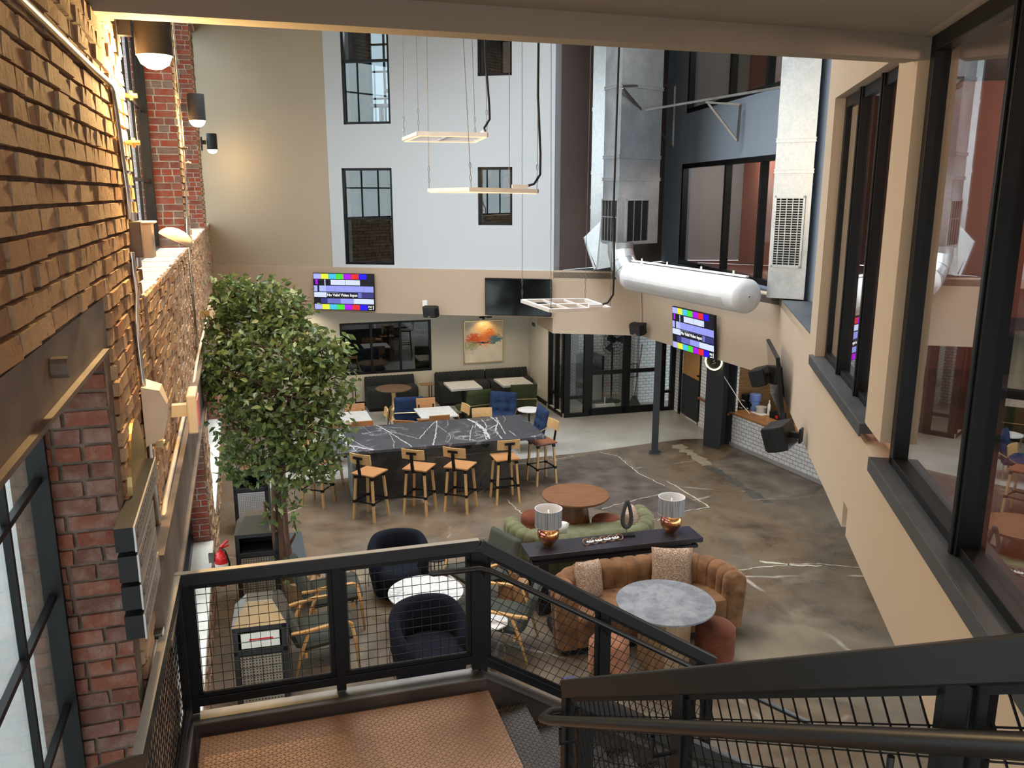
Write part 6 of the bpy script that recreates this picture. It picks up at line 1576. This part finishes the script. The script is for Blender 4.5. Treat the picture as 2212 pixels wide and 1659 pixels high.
# ------------------------------------------------------------------ hanging light frames
def ledframe(label, crn, anchors, cord, warm=True, box=None, zt=9.55):
    c = [Vector(q) for q in crn]; ctr = sum(c, Vector())/4
    r = thing('pendant_light', label, 'lamp', ctr, 0, 'rectangular light frames hung on cables')
    m_ = MB()
    for i in range(4): m_.bar(c[i], c[(i+1)%4], .04, .04)
    for f in (.33, .66): m_.bar(c[0].lerp(c[3], f), c[1].lerp(c[2], f), .018, .025)
    m_.bar(c[0].lerp(c[1], .5), c[3].lerp(c[2], .5), .05, .03); m_.build('frame', M['lednw'], r)
    if warm:
        m_ = MB()
        for i in range(4):
            a = c[i].lerp(ctr, .03); b = c[(i+1)%4].lerp(ctr, .03); dz_ = Vector((0,0,-.026)); m_.bar(a+dz_, b+dz_, .022, .006)
        m_.build('led_strip', M['ledglow'], r)
    for i in range(4):
        t = Vector(anchors[i]) if anchors else c[i]; t.z = zt; b = c[i]
        m_ = MB(); d = (t-b).normalized(); m_.cyl(b+d*.25, t, .0035, n=5); m_.build('cable', M['steel'], r)
        m_ = MB()
        for k in range(4):
            p0 = b+d*(.02+.06*k); q_ = [p0+d*(.03-.03*math.cos(s*PI/4))+Vector((.009*math.sin(s*PI/4),0,0)) if k % 2 else p0+d*(.03-.03*math.cos(s*PI/4))+Vector((0,.009*math.sin(s*PI/4),0)) for s in range(8)]; m_.tube(q_, .003, 4, True)
        m_.build('chain', M['steel'], r)
    b = c[cord]; e = Vector(anchors[cord]) if anchors else Vector(b); e.z = zt; cc_ = c[cord].lerp(c[(cord+1) % 4] if cord == 0 else c[cord-1], .14)
    m_ = MB(); dn = (cc_-b).normalized(); m_.tube([cc_+Vector((0,0,.05)), b+Vector((-.03,0,.07)), b+Vector((.03,.0,.16)), b.lerp(e,.08)+Vector((.03,0,0)), b.lerp(e,.2), b.lerp(e,.6), e], .012, 8); m_.build('power_cord', M['plastic'], r, smooth=True)
    m_ = MB(); m_.bar(cc_-dn*.0+Vector((0,0,.04)), cc_+dn*.16+Vector((0,0,.04)), .05, .035); m_.build('driver_box', M['whitep'], r)
    return r
def Yp(px, py, y): r_ = ray(px, py); t = y/r_[1]; return Vector((r_[0]*t, y, H+r_[2]*t))
ledframe('uppermost light frame with glowing amber underside before the white wall', [Yp(872,301,10.2), Yp(1027,303,10.2), Yp(1052,291,9.5), Yp(904,288,9.5)],
         [Yp(883,80,10.2), Yp(1006,80,10.2), Yp(1040,75,9.5), Yp(900,75,9.5)], 2)
ledframe('middle light frame seen edge-on with thin amber glow before the white wall', [Yp(927,411,9.6), Yp(1018,409,8.5), Yp(1160,413,8.6), Yp(1100,412,9.7)],
         [Yp(925,80,9.6), Yp(970,80,8.5), Yp(1166,90,8.6), Yp(1101,85,9.7)], 2)
z3 = 3.72
ledframe('lowest white unlit light frame hanging before the black television', [P(1128,650,z3), P(1190,671,z3), P(1318,667,z3), P(1264,648,z3)],
         [P(1125,640,z3), P(1180,665,z3), P(1327,662,z3), P(1268,640,z3)], 2, warm=False)
# ------------------------------------------------------------------ air ducts
def rduct(name, label, poly, z0, z1, seams, rings):
    cx = sum(p[0] for p in poly)/len(poly); cy = sum(p[1] for p in poly)/len(poly)
    r = thing(name, label, 'duct', (cx, cy, z0))
    m_ = MB(); m_.prism(poly, z0, z1); m_.build('duct_body', M['galv'], r)
    sc = lambda k: [((x-cx)*k+cx, (y-cy)*k+cy) for x, y in poly]
    for z in seams: m_ = MB(); m_.prism(sc(1.006), z-.006, z+.006); m_.build('seam', M['galv'], r)
    for z in rings: m_ = MB(); m_.prism(sc(1.05), z-.03, z-.018); m_.prism(sc(1.05), z+.018, z+.03); m_.prism(sc(1.03), z-.02, z+.02); m_.build('flange', M['galv'], r)
    return r
def grille(root, a, b, z0, z1, off, nb, vertical, mesh=True):
    T, L = frame(a, b); m_ = MB(T); w = .03
    m_.box(0,L,-off-.02,-off,z0,z0+w); m_.box(0,L,-off-.02,-off,z1-w,z1); m_.box(0,w,-off-.02,-off,z0,z1); m_.box(L-w,L,-off-.02,-off,z0,z1); g = m_.build('grille_frame', M['galv'], root)
    m_ = MB(T); m_.box(w,L-w,-off-.003,-off,z0+w,z1-w); m_.build('opening', M['plastic'], g)
    m_ = MB(T)
    for k in range(1, nb): x = L*k/nb; m_.box(x-.006,x+.006,-off-.016,-off-.004,z0+w,z1-w)
    if mesh:
        n = int((z1-z0)/.035)
        for k in range(1, n): z = z0+(z1-z0)*k/n; m_.box(w,L-w,-off-.014,-off-.006,z-.005,z+.005)
    m_.build('louvre', M['galv'], g)
# duct 1: by fascia corner
a0 = Yp(1305, 300, 16.25); a1_ = Yp(1340, 300, 15.6); a2_ = Yp(1428, 300, 16.35)
dA = (a0.x, 16.25); dB = (a1_.x, 15.6); dC = (a2_.x, 16.35); dD = (dA[0]+dC[0]-dB[0], dA[1]+dC[1]-dB[1])
zd = Yp(1340, 530, 15.6).z
d1 = rduct('air_duct', 'tall square galvanised duct beside the white wall above the fabric duct elbow', [dA, dB, dC, dD], zd, 9.5, [zd+.1*k for k in (5,12,26,38,45)], [Yp(1340,y_,15.6).z for y_ in (182,337,386)])
zt_ = Yp(1340,430,15.6).z
grille(d1, dA, dB, zd+.03, zt_, .0, 5, True, False)
l3 = lambda a, b, t: (a[0]+(b[0]-a[0])*t, a[1]+(b[1]-a[1])*t)
grille(d1, l3(dB,dC,.18), l3(dB,dC,.75), zd+.03, zt_, .0, 3, True, False)
e0 = Yp(1290, 300, 17.0)
d2 = rduct('air_duct', 'narrow galvanised duct in shadow just left of the tall square duct', [(e0.x-.1,17.0),(e0.x+.25,16.75),(e0.x+.35,16.95),(e0.x,17.2)], Yp(1290,500,16.9).z, 9.5, [], [Yp(1290,y_,16.9).z for y_ in (235,373,448)])
pA = [Yp(1262,512,16.7), Yp(1300,475,16.5), Yp(1330,575,16.0), Yp(1290,582,16.4), Yp(1262,528,16.9)]
m_ = MB(); th_ = Vector((.25,.35,0)); k_ = len(pA); m_.add([p for p in pA]+[p+th_ for p in pA], [tuple(range(k_))[::-1], tuple(range(k_,2*k_))]+[(i,(i+1)%k_,k_+(i+1)%k_,k_+i) for i in range(k_)])
m_.bar(pA[0], pA[3]+Vector((-.05,0,0)), .04, .02); m_.bar(pA[1], pA[3], .04, .03)
tag(m_.build('duct_transition', M['galv'], fix=True), 'angled galvanised duct transition resting on the fascia ledge left of the elbow', 'duct')
# duct 2: by the beige side wall
g0 = Yp(1690,300,12.35); g1 = Yp(1778,300,12.0); g2 = Yp(1797,300,12.3)
gA = (g0.x, 12.45); gB = (g1.x+.02, 12.15); gC = (gB[0]+.18, 12.75); gD = (gA[0]+.18, 13.05)
gA = (Yp(1690,125,12.45).x, 12.45); gB = (Yp(1776,125,12.15).x, 12.15)
d3 = rduct('air_duct', 'wide galvanised duct with tall grille standing beside the beige side wall', [gA, gB, (gB[0]+.22, gB[1]+.55), (gA[0]+.22, gA[1]+.55)], 3.5, 9.5, [Yp(1700,y_,12.4).z for y_ in (165,218,280,330,345,400)], [Yp(1700,y_,12.4).z for y_ in (303,370)])
grille(d3, l3(gA,gB,.06), l3(gA,gB,.86), 3.95, 4.97, .0, 5, True, True)
# fabric duct with metal elbow
q0_ = Vector((2.08, 15.45, 3.55)); q1_ = Vector((3.52, 12.30, 3.56))
q1_ = Yp(1612, 640, 12.25); q0_ = Yp(1365, 597, 15.4)
r = thing('fabric_duct', 'white inflated fabric duct slung along the right fascia', 'duct', q0_)
RR = .255; dq = (q1_-q0_).normalized()
m_ = MB(); m_.tube([q0_, q0_+dq*.3] + [q0_.lerp(q1_, t_/8) for t_ in range(1,9)], RR, 36, cap=False)
m_.tube([q1_, q1_+dq*.03, q1_+dq*.06, q1_+dq*.075], [RR, RR*.93, RR*.6, .01], 36, cap=False); m_.build('fabric_sleeve', M['sock'], r, smooth=True)
m_ = MB(); side = dq.cross(Vector((0,0,1))).normalized()
for k in range(7):
    a = R(-8-5*k); o_ = (side*-math.cos(a)*-1 + Vector((0,0,1))*math.sin(a))*(RR+.001)
    m_.bar(q0_+dq*.15+o_, q1_-dq*.25+o_, .008, .004)
m_.build('perforation_line', M['gplastic'], r)
m_ = MB(); m_.bar(q0_+Vector((0,0,RR+.03)), q1_+Vector((0,0,RR+.03)), .05, .025)
for t_ in (.1,.35,.65,.9): p = q0_.lerp(q1_, t_)+Vector((0,0,RR+.03)); m_.bar(p, p+Vector((0,0,.06)), .02, .04)
m_.build('hanging_track', M['whitep'], r)
r = thing('duct_elbow', 'shiny galvanised round elbow joining the square duct to the fabric duct', 'duct', q0_)
top_ = Vector((q0_.x-.17, q0_.y+.40, zd)); m_ = MB()
cps = [top_+Vector((0,0,.05)), top_+Vector((0,0,-.12)), top_.lerp(q0_,.35)+Vector((-.02,.04,-.13)), top_.lerp(q0_,.68)+Vector((-.01,.03,-.10)), q0_-dq*.06, q0_+dq*.02]
m_.tube(cps, [RR*.93]*6, 32, cap=False); m_.build('elbow_body', M['galv'], r, smooth=True, auto=15)
for p, nx in ((cps[2],cps[3]-cps[1]),(cps[3],cps[4]-cps[2]),(cps[5],dq)):
    nx = nx.normalized(); m_ = MB(); m_.tube([p-nx*.012, p+nx*.012], RR*.965, 32, cap=False); m_.build('seam', M['galv'], r, smooth=True)
# support struts between the ducts
def strut(name, lb, pairs, mat='steel', w=.035):
    c0 = pairs[0][0]; r = thing(name, lb, 'bracket', c0)
    for a, b in pairs: m_ = MB(); m_.bar(a, b, w, w); m_.build('strut_bar', M[mat], r)
    return r
strut('duct_support', 'grey angle iron triangle bracing the tall square duct', [(Yp(1343,186,15.5), Yp(1458,184,16.9)), (Yp(1458,184,16.9), Yp(1453,318,16.9)), (Yp(1345,190,15.5), Yp(1453,318,16.9))])
strut('duct_support', 'grey angle iron triangle fixed to blue wall between the windows', [(Yp(1525,221,15.3), Yp(1600,226,15.0)), (Yp(1600,226,15.0), Yp(1593,305,15.0)), (Yp(1530,223,15.3), Yp(1593,305,15.0))])
strut('duct_support', 'long slanting steel strut running between the two ducts', [(Yp(1395,238,15.4), Yp(1690,188,12.6))])
# ------------------------------------------------------------------ things seen behind the glass
ct = Tb @ Vector(((wins[0][0]+wins[0][1])/2+.28, 1.0, 6.32))
r = thing('cat_tree', 'grey carpeted cat tree with box house behind upper left window', 'cat tree', ct, 0)
m_ = LM(r)
for x, y, z0, z1 in ((-.3,0,0,.45),(.05,0,0,.75),(.28,.1,0,.7)): m_.cyl((x,y,z0),(x,y,z1),.05,n=12)
m_.build('post', M['sock'], r)
m_ = LM(r); m_.box(-.5,-.05,-.2,.2,.45,.49); m_.box(-.2,.40,-.2,.25,.75,.79); m_.build('platform', M['sock'], r)
m_ = LM(r); m_.box(-.12,.36,-.15,.2,.79,1.18); m_.build('house', M['sock'], r); m_ = LM(r); m_.cyl((.02,-.155,.96),(.02,-.15,.96),.10); m_.cyl((.24,-.155,.96),(.24,-.15,.96),.10); m_.build('house_opening', M['plastic'], r)
for y, lb in ((4.6,'dark office desk with black chair seen through the near side window'),):
    p = off4(f4(7.2), 1.6); r = thing('office_desk', 'dark desk behind the side window glass', 'desk', (p[0], p[1], 3.15), an4)
    m_ = LM(r); m_.box(-.8,.8,-.35,.35,.70,.74); m_.box(-.78,-.7,-.33,.33,0,.7); m_.box(.7,.78,-.33,.33,0,.7); m_.build('desk_top', M['charcoal'], r)
    p = off4(f4(6.2), 1.0); r = thing('office_chair', 'black office chair behind the side window glass', 'chair', (p[0], p[1], 3.15), an4)
    m_ = LM(r); m_.box(-.25,.25,-.25,.25,.44,.52); m_.build('seat', M['plastic'], r, bevel=.03); m_ = LM(r); m_.box(-.24,.24,.22,.29,.56,1.15); m_.build('backrest', M['plastic'], r, bevel=.03); m_ = LM(r); m_.cyl((0,0,.05),(0,0,.44),.03)
    for k in range(5): a = k*2*PI/5; m_.bar((0,0,.08),(.28*math.cos(a),.28*math.sin(a),.04),.04,.03)
    m_.build('base', M['plastic'], r)
# ------------------------------------------------------------------ light
wd_ = bpy.data.worlds.new('World'); S.world = wd_; wd_.use_nodes = True
bg = wd_.node_tree.nodes['Background']; bg.inputs[0].default_value = (.86, .95, 1, 1); bg.inputs[1].default_value = 3.0
def area(name, loc, rot, sx, sy, power, col, spread=180):
    l = bpy.data.lights.new(name, 'AREA'); l.shape = 'RECTANGLE'; l.size = sx; l.size_y = sy; l.energy = power; l.color = col; l.spread = R(spread)
    o = bpy.data.objects.new(name, l); COL.objects.link(o); o.location = loc; o.rotation_euler = rot; return o
def point(name, loc, power, col, rad=.06):
    l = bpy.data.lights.new(name, 'POINT'); l.energy = power; l.color = col; l.shadow_soft_size = rad
    o = bpy.data.objects.new(name, l); COL.objects.link(o); o.location = loc; return o
def spot(name, loc, tgt, power, col, ang=70, blend=.6, rad=.08):
    l = bpy.data.lights.new(name, 'SPOT'); l.energy = power; l.color = col; l.spot_size = R(ang); l.spot_blend = blend; l.shadow_soft_size = rad
    o = bpy.data.objects.new(name, l); COL.objects.link(o); o.location = loc; d = Vector(tgt)-Vector(loc); o.rotation_euler = d.to_track_quat('-Z','Y').to_euler(); return o
area('hall_fill', (-.6, 12., 9.5), (0,0,UA), 6.5, 7., 620, (.92,.96,1.), 112)  # added overhead fill; the closed hall ceiling has no opening
for x_, z_, pw in (((wins[0][0]+wins[0][1])/2, 8.4, 30), ((wins[1][0]+wins[1][1])/2, 5.7, 10), ((wins[3][0]+wins[3][1])/2, 5.7, 10)): point('room_fill', Tb @ Vector((x_, 1.9, z_)), pw, (.9,.95,1), .15)  # added fill lights so the rooms behind the back windows show
for i, p in enumerate(lampP): point('wall_lamp_bulb', p, (240, 130, 14)[i], (1,.66,.28), .06)
# warm downlights under the low ceiling
for x, y, pw in ((-3.0,18.9,26),(-1.4,18.7,26),(.0,19.3,30),(-4.6,18.9,22),(2.2,18.2,26),(3.4,17.4,22),(5.0,15.2,30),(2.3,20.2,5),(5.2,16.6,14)):
    spot('downlight', (x, y, 2.56), (x, y, 0), pw*1.6, (1,.86,.68), 130, .8, .06)
pc = Tg @ Vector((xm, -.26, zt_ if False else 2.05)); spot('picture_lamp', pc, Tg @ Vector((xm, 0, 1.45)), 9, (1,.72,.38), 110, .7, .03)
for y, pw in ((7.6,40),(5.0,60),(2.0,60)):
    q = off4(f4(y), 1.9); point('office_lamp', (q[0], q[1], 5.8), pw*1.8, (1,.62,.5), .2)
for (x, y, z, pw) in ((5.6,14.2,5.8,70),(5.6,14.2,9.0,70),(4.6,17.6,5.8,30)): point('corridor_lamp', (x, y, z), pw, (1,.93,.88), .2)
spot('stair_fill', (-.2, 3.0, 5.9), (-.6, 4.3, 1.6), 55, (1,.80,.58), 120, .8, .1)  # added spot to warm and lift the stair head, no fitting here
S.view_settings.view_transform = 'Standard'; S.view_settings.look = 'None'; S.view_settings.gamma = 1; S.view_settings.exposure = .27
S.view_settings.use_curve_mapping = False
